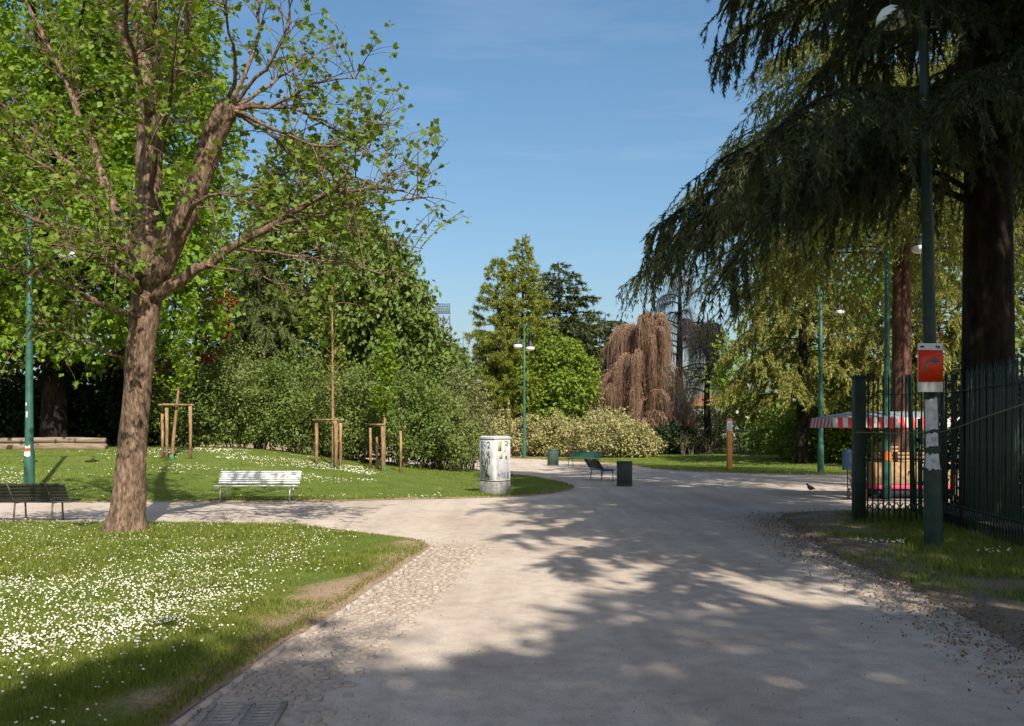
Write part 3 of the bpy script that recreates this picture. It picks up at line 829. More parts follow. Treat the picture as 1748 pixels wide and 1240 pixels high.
def conifer(name, label, base, H, r0, z0, Rm, nbr, n2_per_m, nl2, nl3, L, W, needle, bark, droop=.30, lift=.10, hang=.45, az=None, pw=.8, cat='tree', Rfun=None, zlod=None, sec=.30, needle_spread=.7, gapz=None, hmax=.75, low=False):
    """tiered branches, side shoots and hanging shoots clothed in needle sprays"""
    base = np.array([base[0], base[1], G(base[0], base[1])], float)
    t = thing(name, label, cat, base)
    t_ = np.sort(rng.random(nbr)**1.15)
    h = z0 + (H*.98-z0)*t_
    Rr = (Rm*(1-t_)**pw*rng.uniform(.72, 1.08, nbr) + .25) if Rfun is None else Rfun(h)*rng.uniform(.75, 1.08, nbr)
    phi = np.arange(nbr)*2.39996 + rng.uniform(-.4, .4, nbr)
    if az is not None: phi[:len(az)] = az
    if gapz:
        w_ = (h > gapz[0]) & (h < gapz[1]) & (np.abs((phi % (2*math.pi))-math.pi) < .75)
        phi[w_] += 1.9
        Rr = np.where(h > gapz[0], Rr*.76, Rr)
    m = 8; s = np.linspace(0, 1, m)
    dr_ = droop*rng.uniform(.6, 1.35, nbr)
    if low: dr_[:16:2] *= 1.7; Rr[:16:2] *= .82
    hor = np.stack([np.cos(phi), np.sin(phi)], -1)
    BP = np.zeros((nbr, m, 3))
    wob = rng.normal(0, .05, (nbr, 1, 2))*np.sin(s*3)[None, :, None]
    BP[:, :, :2] = (hor[:, None, :]*s[None, :, None] + wob)*Rr[:, None, None]
    BP[:, :, 2] = h[:, None] + Rr[:, None]*(lift*np.sin(s*math.pi*.75)[None] - dr_[:, None]*(s**2.1)[None])
    tm = MB()
    tube(tm, [[0, 0, -.1], [0, 0, .3], [0, 0, H*.3], [.03, 0, H*.7], [0, 0, H]], np.array([1.35, 1.08, .85, .4, .04])*r0, 14)
    rb = np.maximum(.012, r0*.16*np.clip(Rr/Rm, .2, 1))[:, None]*np.linspace(1, .18, m)[None]
    V, q, _ = strands(BP, rb, 5); tm.add(V, q)
    # side shoots
    c2 = np.maximum((Rr*n2_per_m).astype(int), 3)
    bi = np.repeat(np.arange(nbr), c2); n2 = len(bi)
    sp = rng.uniform(.10, 1.0, n2)**.8
    def sample(PP, idx, u):
        x = np.clip(u, 0, .9999)*(PP.shape[1]-1); i0 = x.astype(int); f = (x-i0)[:, None]
        a, b = PP[idx, i0], PP[idx, i0+1]
        return a*(1-f)+b*f, unit(b-a)
    p2, t2 = sample(BP, bi, sp)
    side = np.where(rng.random(n2) < .5, -1, 1)[:, None]
    lat = unit(np.cross(t2, [[0, 0, 1.]]))*side
    d2 = unit(lat*rng.uniform(.35, 1, (n2, 1)) + t2*rng.uniform(.4, .9, (n2, 1)))
    l2 = Rr[bi]*sec*(1.1-.75*sp)*rng.uniform(.5, 1.2, n2) + .15
    u5 = np.linspace(0, 1, 5)
    SP = p2[:, None, :] + d2[:, None, :]*(l2[:, None]*u5[None])[:, :, None]
    SP[:, :, 2] -= (l2*hang*rng.uniform(.5, 1.5, n2))[:, None]*(u5**1.7)[None]
    V, q, _ = strands(SP[:, ::2], np.linspace(.008, .003, 3)[None], 3); tm.add(V, q)
    # hanging shoots
    n3 = int(n2*2.2); b3 = rng.integers(0, n2, n3)
    p3, t3 = sample(SP, b3, rng.uniform(.15, 1, n3))
    l3 = np.clip(l2[b3]*rng.uniform(.25, .7, n3), .12, hmax)
    u4 = np.linspace(0, 1, 4)
    d3 = unit(t3*.5 + np.array([0, 0, -1.0])*hang*1.5 + rng.normal(0, .22, (n3, 3)))
    HP = p3[:, None, :] + d3[:, None, :]*(l3[:, None]*u4[None])[:, :, None]
    HP[:, :, 2] -= (l3*.3)[:, None]*(u4**2)[None]
    tm.build('trunk', M[bark], t, True)
    # needles
    fm = MB()
    for PP, ln, tot in ((SP, l2, nl2), (HP, l3, nl3)):
        wt = ln*np.ones(len(PP))
        lod = np.ones(len(PP))
        if zlod: lod = np.where(PP[:, 0, 2] > zlod, 3.2, 1.0); wt = wt/lod**2
        idx = rng.choice(len(PP), tot, p=wt/wt.sum())
        P, T = sample(PP, idx, rng.random(tot))
        T = unit(T + rvec(tot)*needle_spread)
        N = unit(np.array([[0, 0, 1.]]) + rvec(tot)*.8)
        LL = L*rng.uniform(.6, 1.35, tot)*lod[idx]
        needles(fm, P, T, N, LL, LL*W)
    fm.build('foliage', M[needle], t)
    return t

# ---- the big maple on the near lawn
def maple():
    base = np.array([X(214, 14.1), 14.1, .03])
    t = thing('maple_tree', 'big maple with mottled trunk, forked stems and a sawn-off limb on the daisy lawn', 'tree', base)
    rel = lambda px, py, D: at(px, py, D) - base
    mb = MB()
    def fine(pts, rad, n):
        pts = np.array(pts); rad = np.array(rad); u = np.linspace(0, len(pts)-1, n); k = np.arange(len(pts))
        out = np.stack([np.interp(u, k, pts[:, i]) for i in range(3)], -1)
        for _ in range(3): out[1:-1] = out[1:-1]*.5 + (out[:-2]+out[2:])*.25
        return out, np.interp(u, k, rad)
    def limb(L, n=14, k=10, wob=.0):
        p, r = fine([rel(*q[:3]) for q in L], [q[3] for q in L], n)
        if wob: p[1:-1] += rng.normal(0, wob, (n-2, 3))
        return p, r, k
    P = []
    tp, trd, _ = limb([(212,940,14.1,.47),(213,916,14.1,.37),(216,896,14.1,.30),(219,870,14.1,.262),(224,800,14.1,.232),(234,690,14.1,.218),(239,600,14.1,.212),(247,520,14.1,.235),(262,455,14.1,.20)], 26)
    V, q, idx = strands(tp[None], trd[None], 22)
    nz = np.sin(V[:, 2]*2.1+np.arctan2(V[:, 1], V[:, 0])*3)*.012 + (vnoise(V[:, 0]*3+5, V[:, 2]*2+V[:, 1]*3, .35, 3)-.5)*.05
    ctr = np.repeat(tp, 22, 0); dirv = unit(V-ctr); 
    fl = np.clip(1-V[:, 2]/.45, 0, 1)**2*np.cos(np.arctan2(dirv[:, 1], dirv[:, 0])*5+1)*.09
    mb.add(V + dirv*(nz+fl)[:, None], q)
    main = [limb([(248,510,14.1,.21),(250,420,14.2,.205),(254,340,14.3,.205),(257,220,14.3,.205),(253,100,14.4,.19),(241,0,14.4,.175),(236,-150,14.5,.13),(250,-380,14.6,.04)], 20, 14, .006),
            limb([(255,490,14.05,.22),(300,400,13.9,.185),(335,330,13.8,.18),(355,260,13.75,.165),(374,208,13.7,.18),(388,184,13.7,.185),(394,176,13.7,.11)], 16, 14, .006),
            limb([(262,510,14.0,.11),(330,462,13.9,.085),(400,424,13.8,.065),(465,386,13.7,.06),(520,345,13.5,.036),(600,318,13.2,.03),(690,326,13.1,.012)], 18, 9, .02),
            limb([(240,470,14.1,.10),(205,380,14.6,.08),(178,310,14.8,.07),(150,225,15.0,.058),(112,135,15.1,.045),(60,40,15.2,.03),(10,-70,14.8,.015)], 16, 8, .015),
            limb([(245,505,14.0,.09),(190,450,13.3,.06),(110,400,12.6,.04),(20,360,12.2,.015)], 12, 7, .02),
            limb([(240,540,13.95,.06),(170,520,13.5,.045),(80,470,13.1,.03),(-30,450,12.9,.012)], 12, 7, .02),
            limb([(205,610,13.9,.03),(150,585,13.6,.02),(95,560,13.4,.012),(50,540,13.3,.006)], 10, 6, .02),
            limb([(255,250,14.2,.07),(310,130,13.6,.05),(330,0,13.2,.035),(340,-120,13.0,.01)], 12, 7, .02),
            limb([(252,160,14.4,.07),(200,40,14.8,.05),(150,-80,15.2,.03)], 10, 7, .02),
            limb([(256,330,14.2,.05),(270,250,13.2,.04),(290,170,12.2,.03),(300,60,11.4,.01)], 12, 6, .02),
            limb([(252,200,14.2,.05),(235,120,13.0,.04),(210,30,12.0,.03),(220,-90,11.2,.01)], 12, 6, .02),
            limb([(250,90,14.3,.05),(270,-20,13.2,.04),(300,-150,12.2,.02)], 12, 6, .02),
            limb([(300,400,13.8,.05),(330,350,12.8,.035),(380,330,12.0,.02),(440,330,11.6,.008)], 12, 6, .02),
            limb([(240,420,14.1,.05),(170,360,13.2,.04),(90,290,12.6,.03),(20,250,12.2,.01)], 12, 6, .02),
            limb([(180,320,14.4,.05),(110,280,14.8,.04),(40,200,15.0,.03),(-30,160,15.2,.01)], 12, 6, .02),
            limb([(240,480,14.0,.05),(225,430,12.9,.035),(180,420,12.0,.02),(150,440,11.4,.008)], 12, 6, .02)]
    st = (390, 186, 13.7)
    fan = [[(470,188,13.5),(540,135,13.3),(612,135,13.1)], [(460,175,13.6),(560,205,13.9),(650,290,14.2)], [(450,120,13.4),(500,50,13.1),(490,-40,12.9)],
           [(440,90,13.8),(440,-10,14.2),(470,-120,14.6)], [(480,225,13.3),(570,260,12.9),(640,210,12.6)], [(450,150,14.2),(520,100,14.8),(560,100,15.3)],
           [(410,110,13.2),(380,20,12.6),(400,-60,12.2)], [(470,230,14.1),(520,300,14.4),(560,250,14.9)]]
    for f in fan:
        main.append(limb([st+(.035,)]+[q+(r,) for q, r in zip(f, (.026, .016, .006))], 12, 6, .02))
    for f, s, r in [([(540,370,13.1),(640,345,12.7),(728,338,12.4)], (470,386,13.4), .03), ([(560,395,13.6),(640,405,13.9),(722,425,14.2)], (465,390,13.4), .028),
                 ([(520,440,13.0),(600,455,12.6),(702,470,12.3)], (410,425,13.6), .028), ([(560,330,13.7),(620,270,14.2),(650,220,14.6)], (510,352,13.3), .026),
                 ([(440,470,13.9),(520,500,14.2),(570,520,14.5)], (350,452,13.75), .022), ([(600,290,13.0),(650,330,12.7),(690,300,12.5)], (560,332,13.2), .018)]:
        main.append(limb([s+(r,)]+[q+(rr*r,) for q, rr in zip(f, (.7, .45, .2))], 12, 6, .02))
    for p, r, k in main: tube(mb, p, r, k)
    # twigs
    S2, S3 = [], []
    for j, (p, r, k) in enumerate(main):
        seg = np.linalg.norm(np.diff(p, axis=0), axis=1).sum()
        nn = int(seg*(6.0 if r[0] < .1 else 4.5)*(1.7 if p[:, 0].mean() < .6 else 1.0))
        for _ in range(nn):
            u = rng.uniform(.28 if r[0] < .1 else .35, 1)*(len(p)-1.001); i = int(u); b = p[i]+(p[i+1]-p[i])*(u-i)
            if j in (0, 1) and b[2] < 4.6: continue
            tg = unit(p[i+1]-p[i]); d = unit(tg*.55 + rvec(1)[0]*.9 + np.array([0, 0, .25]))
            L = rng.uniform(.35, 1.1)*(1.25 if r[0] > .1 else 1)
            e = b+d*L; m_ = b+d*L*.5+np.array([0, 0, .12*L])
            S2.append(curve3(b, m_, e, 5))
    S2 = np.array(S2)
    V, q, _ = strands(S2, np.linspace(.011, .004, 5)[None], 4); mb.add(V, q)
    idx = rng.integers(0, len(S2), int(len(S2)*4.2)); n3 = len(idx)
    u = rng.uniform(.3, 1, n3)*3.999; i0 = u.astype(int); f = (u-i0)[:, None]
    b = S2[idx, i0]*(1-f)+S2[idx, i0+1]*f
    d = unit(unit(S2[idx, i0+1]-S2[idx, i0])*.6+rvec(n3)*.8+np.array([0, 0, .2]))
    L = rng.uniform(.12, .42, n3)
    S3 = np.stack([b, b+d*L[:, None]*.5+np.array([0, 0, .02]), b+d*L[:, None]], 1)
    V, q, _ = strands(S3, np.linspace(.005, .0025, 3)[None], 3); mb.add(V, q)
    mb.build('trunk', M['bark_maple'], t, True)
    lm = MB()
    per = 4
    k = np.repeat(np.arange(n3), per); keep = rng.random(len(k)) < .86; k = k[keep]; n = len(k)
    P = S3[k, 2] - d[k]*(rng.random(n)**2*.10)[:, None]
    pet = unit(d[k]*.4 + rvec(n)*.8 + np.array([0, 0, -.05]))
    P = P + pet*rng.uniform(.02, .09, (n, 1))
    T = unit(pet*.8 + np.array([0, 0, -.35]) + rvec(n)*.35)
    N = unit(np.array([0, 0, 1.0]) + rvec(n)*.55)
    lobed(lm, P, T, N, rng.uniform(.045, .13, n))
    lm.build('crown', M['leaf_maple'], t)
maple()

# ---- trees behind the lawn on the left
broadleaf('broadleaf_tree', 'tall bright green tree behind the lamp post at the left edge', (-16.3, 31.5), 4.2, .42,
          [((0,0,10.5),(5.8,5.4,6.0)),((2.2,-1.5,6.5),(4.6,4.0,3.6)),((-3.5,-1,7.5),(4.5,4.2,4.4)),((.5,-2.5,15),(5.0,4.2,4.5)),((-2.5,-3.2,4.3),(3.2,2.4,1.9)),((3.2,.5,11.5),(3.2,3.4,4.6)),((3.3,-1,14),(3.0,3.0,4.5)),((3.2,-1.2,8.2),(3.0,2.8,3.4))],
          3000, 30, .62, .2, .8, 'leaf_bright', nl=40, lob=False, down=.4)
broadleaf('broadleaf_tree', 'shaded green tree half hidden behind the bright tree at the left edge', (-25.5, 38), 4, .45,
          [((0,0,11),(6.5,6,7)),((3,-2,6.5),(4.5,4,3.4)),((4,-1,13),(5,4,5))], 1100, 24, .8, .28, .75, 'leaf_lime', nl=20)
broadleaf('red_maple_tree', 'small red-leaved tree glimpsed behind the big maple trunk', (-12.0, 33.5), 1.8, .10,
          [((.4,-.6,5.2),(1.3,1.4,1.9)),((-1.6,-.3,3.8),(1.5,1.2,1.3)),((-2.9,0,6.2),(1.8,1.3,2.2))], 260, 20, .36, .12, .75, 'leaf_red', nl=14)
conifer('deodar_tree', 'pale green drooping conifer behind the hedge, left of the tall lime', (-11.0, 38.5), 11.0, .2, 2.2, 3.0, 60, 6, 26000, 26000, .17, .24, 'needle_green', 'bark_dark', .38, .12, .5)
lime_a = broadleaf('lime_tree', 'tall cone-shaped lime rising behind the hedge', (-9.0, 42.5), 3, .35,
          [((0,0,5.2),(4.3,4.0,3.9)),((-.5,0,8.8),(3.7,3.4,3.8)),((-.7,0,11.9),(2.5,2.4,2.6)),((2.0,-.8,5.6),(2.6,2.6,3.6)),((-3.2,0,6.5),(2.4,2.4,3.4))], 1900, 24, .58, .265, .75, 'leaf_lime', nl=26)
lime_b = broadleaf('lime_tree', 'rounded lime below the cone-shaped one, right behind the hedge', (-4.9, 39.5), 2, .25,
          [((0,0,4.2),(1.9,2.0,3.2)),((.8,0,3.0),(1.9,2.0,2.2)),((-1.4,0,5.2),(2.0,2.0,3.0)),((1.9,0,2.6),(1.6,1.6,1.9))], 900, 24, .48, .225, .75, 'leaf_hedge', nl=16)
lime_a.scale = (1.08, 1.0, 1.06); lime_b.scale = (.92, 1.0, 1.28)
broadleaf('broadleaf_tree', 'brown-tinged tree behind the limes, left of the floodlight', (-7.6, 68), 4, .35,
          [((0,0,8.0),(2.6,2.6,4.3))], 170, 22, .8, .3, .7, 'leaf_brownish', nl=12)
broadleaf('broadleaf_tree', 'rounded green tree under the distant floodlight', (-5.6, 74), 4, .35,
          [((-.8,0,5.9),(2.4,2.9,3.8)),((.9,0,4.2),(2.0,2.6,2.8))], 260, 22, .8, .3, .7, 'leaf_lime', nl=12)
conifer('young_conifer', 'thin spiky young conifer right of the distant floodlight', (-4.3, 78), 10.5, .12, 2, 1.9, 45, 5, 2500, 2500, .3, .2, 'needle_green', 'bark_dark', .05, .1, .2, pw=1.0)

# ---- trees in the middle distance
conifer('larch_tree', 'tall feathery larch left of the far double lamp', (.75, 63), 15.8, .22, 2.0, 3.2, 210, 6, 42000, 42000, .26, .26, 'leaf_larch', 'bark_dark', -.25, .12, .10, pw=.7, needle_spread=1.0)
conifer('larch_tree', 'shorter feathery larch with pointed top beside the tall one', (-1.0, 62), 14.0, .18, 2.0, 2.5, 150, 6, 26000, 26000, .26, .26, 'leaf_larch', 'bark_dark', -.25, .12, .10, pw=.6, needle_spread=1.0)
conifer('cedar_tree', 'dark flat-tiered cedar behind the larches', (3.9, 74), 16.0, .4, 4, 5.6, 120, 5, 42000, 24000, .34, .3, 'needle_cedar', 'bark_dark', -.05, .05, .06, pw=.55)
broadleaf('broadleaf_tree', 'round fresh green tree behind the far double lamp', (X(948, 61.5), 61.5), 2.2, .22,
          [((-.4,0,6.6),(1.1,1.4,2.2)),((.9,0,7.0),(1.1,1.4,1.3)),((-1.9,-.3,4.4),(1.4,1.4,1.3)),((1.5,-.4,4.7),(1.2,1.4,1.0)),((2.1,0,5.9),(1.0,1.2,1.0)),((-.3,-.8,3.6),(1.5,1.2,.9)),((-2.4,0,6.0),(.9,1.2,1.3)),((.2,-.8,5.2),(1.3,1.2,1.0)),((-3.2,0,4.0),(1.0,1.1,1.3)),((1.2,-.5,3.4),(1.1,1.0,.7))], 560, 26, .5, .24, .7, 'leaf_fresh', nl=16, down=.5)
conifer('cedar_tree', 'dark spreading cedar behind the bare copper weeping tree', (8.2, 78), 12.2, .4, 4, 6.0, 100, 5, 30000, 24000, .36, .3, 'needle_cedar', 'bark_dark', .02, .05, .2, pw=.35)

def weeping(name, label, base, H, Rm, zb, n, r, mat_, seed, arch=16, bare=False, sec=10):
    base = np.array([base[0], base[1], G(*base)], float)
    t = thing(name, label, 'tree', base)
    g = np.random.default_rng(seed)
    tm = MB(); tube(tm, [[0, 0, -.1], [.08, 0, .4], [-.06, .05, H*.35], [.05, 0, H*.7], [0, 0, H]], np.array([.34, .26, .2, .14, .04])*(H/9), 9)
    A = []
    for i in range(arch):
        z = H*g.uniform(.45, 1.0); a = i*2.4+g.uniform(-.3, .3); rr = Rm*g.uniform(.45, 1.0)*np.clip((1.15-z/H)*1.9, .25, 1)
        e = np.array([math.cos(a)*rr, math.sin(a)*rr, z-.25*rr]); m_ = np.array([math.cos(a)*rr*.6, math.sin(a)*rr*.6, z+.22*rr])
        p = curve3(np.array([0, 0, z-.3]), m_, e, 8); A.append(p)
        tube(tm, p, np.linspace(.07, .02, 8), 5, cap=False)
    A = np.array(A)
    i = g.integers(0, arch, n); u = g.uniform(.15, 1, n)*6.999; k = u.astype(int); f = (u-k)[:, None]
    b = A[i, k]*(1-f)+A[i, k+1]*f + g.normal(0, .12, (n, 3))
    out = unit(np.stack([b[:, 0], b[:, 1], 0*u], -1)+g.normal(0, .3, (n, 3))*np.array([1, 1, 0]))
    rad0 = np.hypot(b[:, 0], b[:, 1])
    L = np.minimum(g.uniform(.5, 1.0, n)*(b[:, 2]-zb), (2.6 if bare else 3.6)*g.uniform(.4, 1, n))
    sw = (Rm*(1.05-.55*np.clip((b[:, 2]-L)/H, 0, 1))-rad0)*g.uniform(.1, .75, n)
    s = np.linspace(0, 1, 6)
    SP = b[:, None, :] + out[:, None, :]*(sw[:, None]*(1-(1-s)**2)[None])[:, :, None]
    SP[:, :, 2] = b[:, None, 2] + (.10*np.sin(s*3.1))[None] - L[:, None]*(s**1.5)[None]
    SP[:, 1:, :2] += np.cumsum(g.normal(0, .035, (n, 5, 2)), 1)
    V, q, _ = strands(SP, np.linspace(r, r*.45, 6)[None], 3)
    tm.build('trunk', M['bark_dark'], t, True)
    fm = MB(); fm.add(V, q); fm.build('hanging_twigs', M[mat_], t)
    return t
def haystack(name, label, base, H, Rm, n, r, seed):
    base = np.array([base[0], base[1], G(*base)], float)
    t = thing(name, label, 'tree', base)
    g = np.random.default_rng(seed)
    tm = MB(); tube(tm, [[0, 0, -.1], [.1, 0, .5], [-.1, .05, H*.4], [.2, 0, H*.6], [.35, 0, H*.82]], np.array([.34, .27, .22, .14, .06]), 9)
    A = []
    for i in range(64):
        z = H*(.22+.75*g.random()**1.35); a = i*2.4+g.uniform(-.5, .5)
        e = Rm*np.clip((H*1.03-z)/H, 0, 1)**.78*g.uniform(.6, 1.1)*(1.0-.16*math.cos(a))
        o = np.array([.5*z/H, 0, 0])
        p = curve3(o+np.array([0, 0, z-.5-.2*e]), o+np.array([math.cos(a)*e*.55, math.sin(a)*e*.55, z+.12*e+.25]), o+np.array([math.cos(a)*e, math.sin(a)*e, z-.22*e]), 9)
        p[1:-1] += g.normal(0, .07, (7, 3)); A.append(p)
        tube(tm, p, np.linspace(.065, .014, 9), 5, cap=False)
    tm.build('trunk', M['twig_copper'], t, True)
    A = np.array(A)
    i = g.integers(0, len(A), n); u = (.12+.88*g.random(n)**.8)*7.999; k = u.astype(int); f = (u-k)[:, None]
    b = A[i, k]*(1-f)+A[i, k+1]*f + g.normal(0, .06, (n, 3))
    out = unit(np.stack([b[:, 0], b[:, 1], 0*u], -1)+g.normal(0, .55, (n, 3))*np.array([1, 1, 0]))
    m = 6; s = np.linspace(0, 1, m)
    L = np.minimum(g.gamma(2.2, .75, n)+.3, np.maximum(b[:, 2]-.4, .3))
    sw = g.uniform(.05, .5, n)*np.minimum(L, 1.2)
    SP = b[:, None, :] + out[:, None, :]*(sw[:, None]*(1-(1-s)**2.2)[None])[:, :, None]
    SP[:, :, 2] = b[:, None, 2] + (g.uniform(.05, .28, n)[:, None]*np.sin(s*2.8)[None]) - L[:, None]*(s**1.6)[None]
    SP[:, 1:, :2] += np.cumsum(g.normal(0, .06, (n, m-1, 2)), 1)
    V, q, _ = strands(SP, np.linspace(r, r*.4, m)[None]*g.uniform(.55, 1.35, (n, 1)), 3)
    fm = MB(); fm.add(V, q); fm.build('hanging_twigs', M['twig_copper'], t)
haystack('weeping_beech', 'bare copper-brown weeping tree like a haystack beyond the path', (X(1092, 66), 66), 11.9, 7.0, 9000, .018, 5)
weeping('weeping_tree', 'tall bare grey weeping tree right of the copper one', (X(1160, 70), 70), 14.0, 4.6, 3.4, 1700, .014, 'twig_dark', 8, 30, True)
weeping('weeping_tree', 'low dark bare weeping tree in the shade between copper tree and signpost', (X(1208, 61), 61), 9.6, 2.6, 1.4, 800, .012, 'twig_dark', 9, 18)

conifer('golden_cedar', 'sunlit golden-green cedar with drooping sprays beyond the signpost', (14.4, 44), 13, .3, 3.3, 4.4, 80, 6, 36000, 36000, .20, .30, 'needle_yellow', 'bark_dark', .30, .12, .5, pw=.6)
conifer('golden_cedar', 'golden cedar behind the awning stall, right of the sunlit one', (19.5, 41), 15, .35, 2.4, 4.6, 80, 5, 34000, 34000, .23, .30, 'needle_yellow', 'bark_red', .30, .12, .5, pw=.6)
conifer('cedar_tree', 'tall sunlit cedar with reddish trunk behind the gate', (11.2, 25.5), 21, .28, 6.6, 7.2, 140, 7, 90000, 90000, .14, .28, 'needle_gold', 'bark_red', .26, .14, .5, pw=.55, zlod=14.5)
AZ = [math.pi*q for q in (1.02, .93, 1.12, 1.22, .84, 1.32, 1.05, .97, 1.17, 1.42)]
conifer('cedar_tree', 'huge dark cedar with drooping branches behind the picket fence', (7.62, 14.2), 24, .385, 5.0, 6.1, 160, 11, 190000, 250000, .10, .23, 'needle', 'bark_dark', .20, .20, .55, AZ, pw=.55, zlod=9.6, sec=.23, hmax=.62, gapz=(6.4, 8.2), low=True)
broadleaf('broadleaf_tree', 'leafy green tree far behind the awning stall', (20, 56), 3, .35,
          [((0,0,7),(5,4,5)),((-4,-1,5),(4,3,3.4)),((5,0,8),(5,4,5.5)),((0,0,12),(6,4,5))], 1000, 22, .85, .3, .7, 'leaf_fresh', nl=20)
broadleaf('broadleaf_tree', 'leafy green tree behind the fence at the right edge', (27, 43), 3, .35,
          [((0,0,8),(5,4,7)),((-3,-1,4),(4,3,3.0)),((-2,0,13),(5,4,5))], 800, 22, .85, .3, .7, 'leaf_lime', nl=20)

# ---- trees standing behind and beside the viewpoint: they shade the near path and the fence
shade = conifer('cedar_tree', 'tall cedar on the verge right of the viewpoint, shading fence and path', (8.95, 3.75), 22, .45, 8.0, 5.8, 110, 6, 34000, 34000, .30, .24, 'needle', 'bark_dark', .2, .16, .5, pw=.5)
sh = broadleaf('broadleaf_tree', 'leafy tree behind the viewpoint, shading the near path', (8.4, -9.5), 4, .3,
          [((0,0,11.8),(4.2,4,4.5)),((-2.5,0,10),(3.4,3,3.6)),((2.5,1,9.5),(3,3,3.2))], 1500, 26, .62, .27, .75, 'leaf_lime', nl=20)
copy_tree(sh, 'leafy tree behind the viewpoint on the left, shading the lawn corner', (3.6, -11.2, 0), 1.9, .98)
copy_tree(sh, 'leafy tree behind the viewpoint on the right verge', (13.2, -8.4, 0), 4.0, 1.05)

# ---- shrubs
def shrub(name, label, x, y, r, h, nclump, per, spread, L, leaf, group=None, stems=14, W=.65, lean=0.0, shell=.45):
    z = G(x, y); t = thing(name, label, 'shrub', (x, y, z), 0, group)
    e = [((0, 0, h*.55), (r, r*.9, h*.47)), ((r*.35, -r*.1, h*.38), (r*.75, r*.75, h*.36)), ((-r*.4, 0, h*.40), (r*.75, r*.7, h*.38)), ((lean, 0, h*.75), (r*.6, r*.6, h*.27))]
    cm = MB(); ctr = crown_leaves(cm, e, nclump, per, spread, L, W, shell)
    ns = 34; c0 = ctr[rng.choice(len(ctr), ns)]; dv = unit(c0-np.array([0, 0, h*.25])+rng.normal(0, .3*r, (ns, 3))+np.array([0, 0, .35*h])); ln = rng.uniform(.25, .75, ns)*min(1, h/3)
    i_ = np.repeat(np.arange(ns), 16); u_ = rng.random(len(i_)); P_ = c0[i_]+dv[i_]*(ln[i_]*u_)[:, None]*1.3+rng.normal(0, .03, (len(i_), 3))
    leaves(cm, P_, dv[i_]+rvec(len(i_)), rvec(len(i_))+np.array([0, 0, .8]), np.full(len(i_), L*.9), np.full(len(i_), L*.5))
    sm = MB()
    for s in ctr[rng.choice(len(ctr), stems)]:
        b = np.array([s[0]*.35+rng.normal(0, .12*r), s[1]*.3+rng.normal(0, .1*r), -.05])
        tube(sm, curve3(b, (b+s)/2+np.array([0, 0, .25*h*rng.random()]), s, 6), np.linspace(.03, .008, 6), 5, cap=False)
    sm.build('stems', M['bark_grey'], t, True); cm.build('foliage', M[leaf], t)
    return t
hl = ['leftmost of the hedge shrubs, beside the first staked sapling', 'second hedge shrub, behind the pale bench', 'hedge shrub behind and left of the middle staked sapling',
      'hedge shrub just behind the middle staked sapling', 'hedge shrub behind the right-hand staked sapling', 'hedge shrub right of the staked saplings, near the path']
for i, (px, D, r, h, lf) in enumerate([(330,33,1.8,3.2,'leaf_hedge'),(420,33.5,2.0,3.9,'leaf_hedge_b'),(505,33,1.8,3.7,'leaf_hedge'),(590,32.5,1.9,3.5,'leaf_hedge_b'),(675,32.5,1.9,3.9,'leaf_hedge'),(745,33.5,1.5,3.1,'leaf_hedge_b')]):
    shrub('hedge_shrub', 'green leafy '+hl[i], X(px, D), D, r, h, 480, 26, .34, .105, lf, 'hedge shrubs behind the lawn', 16)
shrub('flowering_shrub', 'greyish shrub with pale blossom at the right end of the hedge', X(790, 36), 36, 1.3, 4.1, 420, 26, .32, .10, 'leaf_grey', None, 14)
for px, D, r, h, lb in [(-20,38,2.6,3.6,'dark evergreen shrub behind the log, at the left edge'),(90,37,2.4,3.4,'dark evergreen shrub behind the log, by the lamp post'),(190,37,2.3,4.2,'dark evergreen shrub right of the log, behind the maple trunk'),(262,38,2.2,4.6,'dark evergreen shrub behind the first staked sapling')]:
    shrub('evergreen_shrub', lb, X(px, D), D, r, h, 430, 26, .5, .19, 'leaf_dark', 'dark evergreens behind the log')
for px, D, r, h, lb in [(846,60,1.7,3.3,'cream-variegated shrub behind the graffiti cabinet'),(905,60,1.9,2.9,'cream-variegated shrub behind the far double lamp'),(960,59,1.8,2.8,'cream-variegated shrub behind the far green bin'),
                        (1036,57,2.0,3.2,'tallest cream-variegated shrub, right of the green bench'),(1088,56,1.4,2.1,'small cream-variegated shrub at the right end')]:
    shrub('variegated_shrub', lb, X(px, D), D, r, h, 300, 24, .36, .15, 'leaf_yellow', 'cream-variegated shrubs beyond the path', 10)
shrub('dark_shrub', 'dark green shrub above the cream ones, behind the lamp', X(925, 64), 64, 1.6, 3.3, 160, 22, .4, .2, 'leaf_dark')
for px, D, r, h, lf, lb in [(1335,54,2.0,2.6,'leaf_lime','green shrub below the sunlit golden cedar on the far lawn'),(1385,48,2.2,2.7,'leaf_fresh','fresh green shrub beside the right-hand lamp post'),(1420,46,2.4,2.8,'leaf_lime','green shrub behind the striped awning'),
                        (1150,60,2.0,2.0,'leaf_dark','dark shrub under the copper weeping tree'),(1222,72,3.0,3.4,'leaf_dark','dark shrub between the dark trunks left of the signpost'),(1480,44,2.2,2.6,'leaf_fresh','green shrub behind the gate post')]:
    shrub('garden_shrub', lb, X(px, D), D, r, h, 260, 22, .45, .19, lf, None, 10)
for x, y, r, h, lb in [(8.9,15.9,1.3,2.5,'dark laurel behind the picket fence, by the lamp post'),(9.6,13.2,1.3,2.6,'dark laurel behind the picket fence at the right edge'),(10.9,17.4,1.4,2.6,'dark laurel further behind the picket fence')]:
    shrub('laurel_shrub', lb, x, y, r, h, 230, 24, .35, .12, 'leaf_dark', 'laurels behind the picket fence')
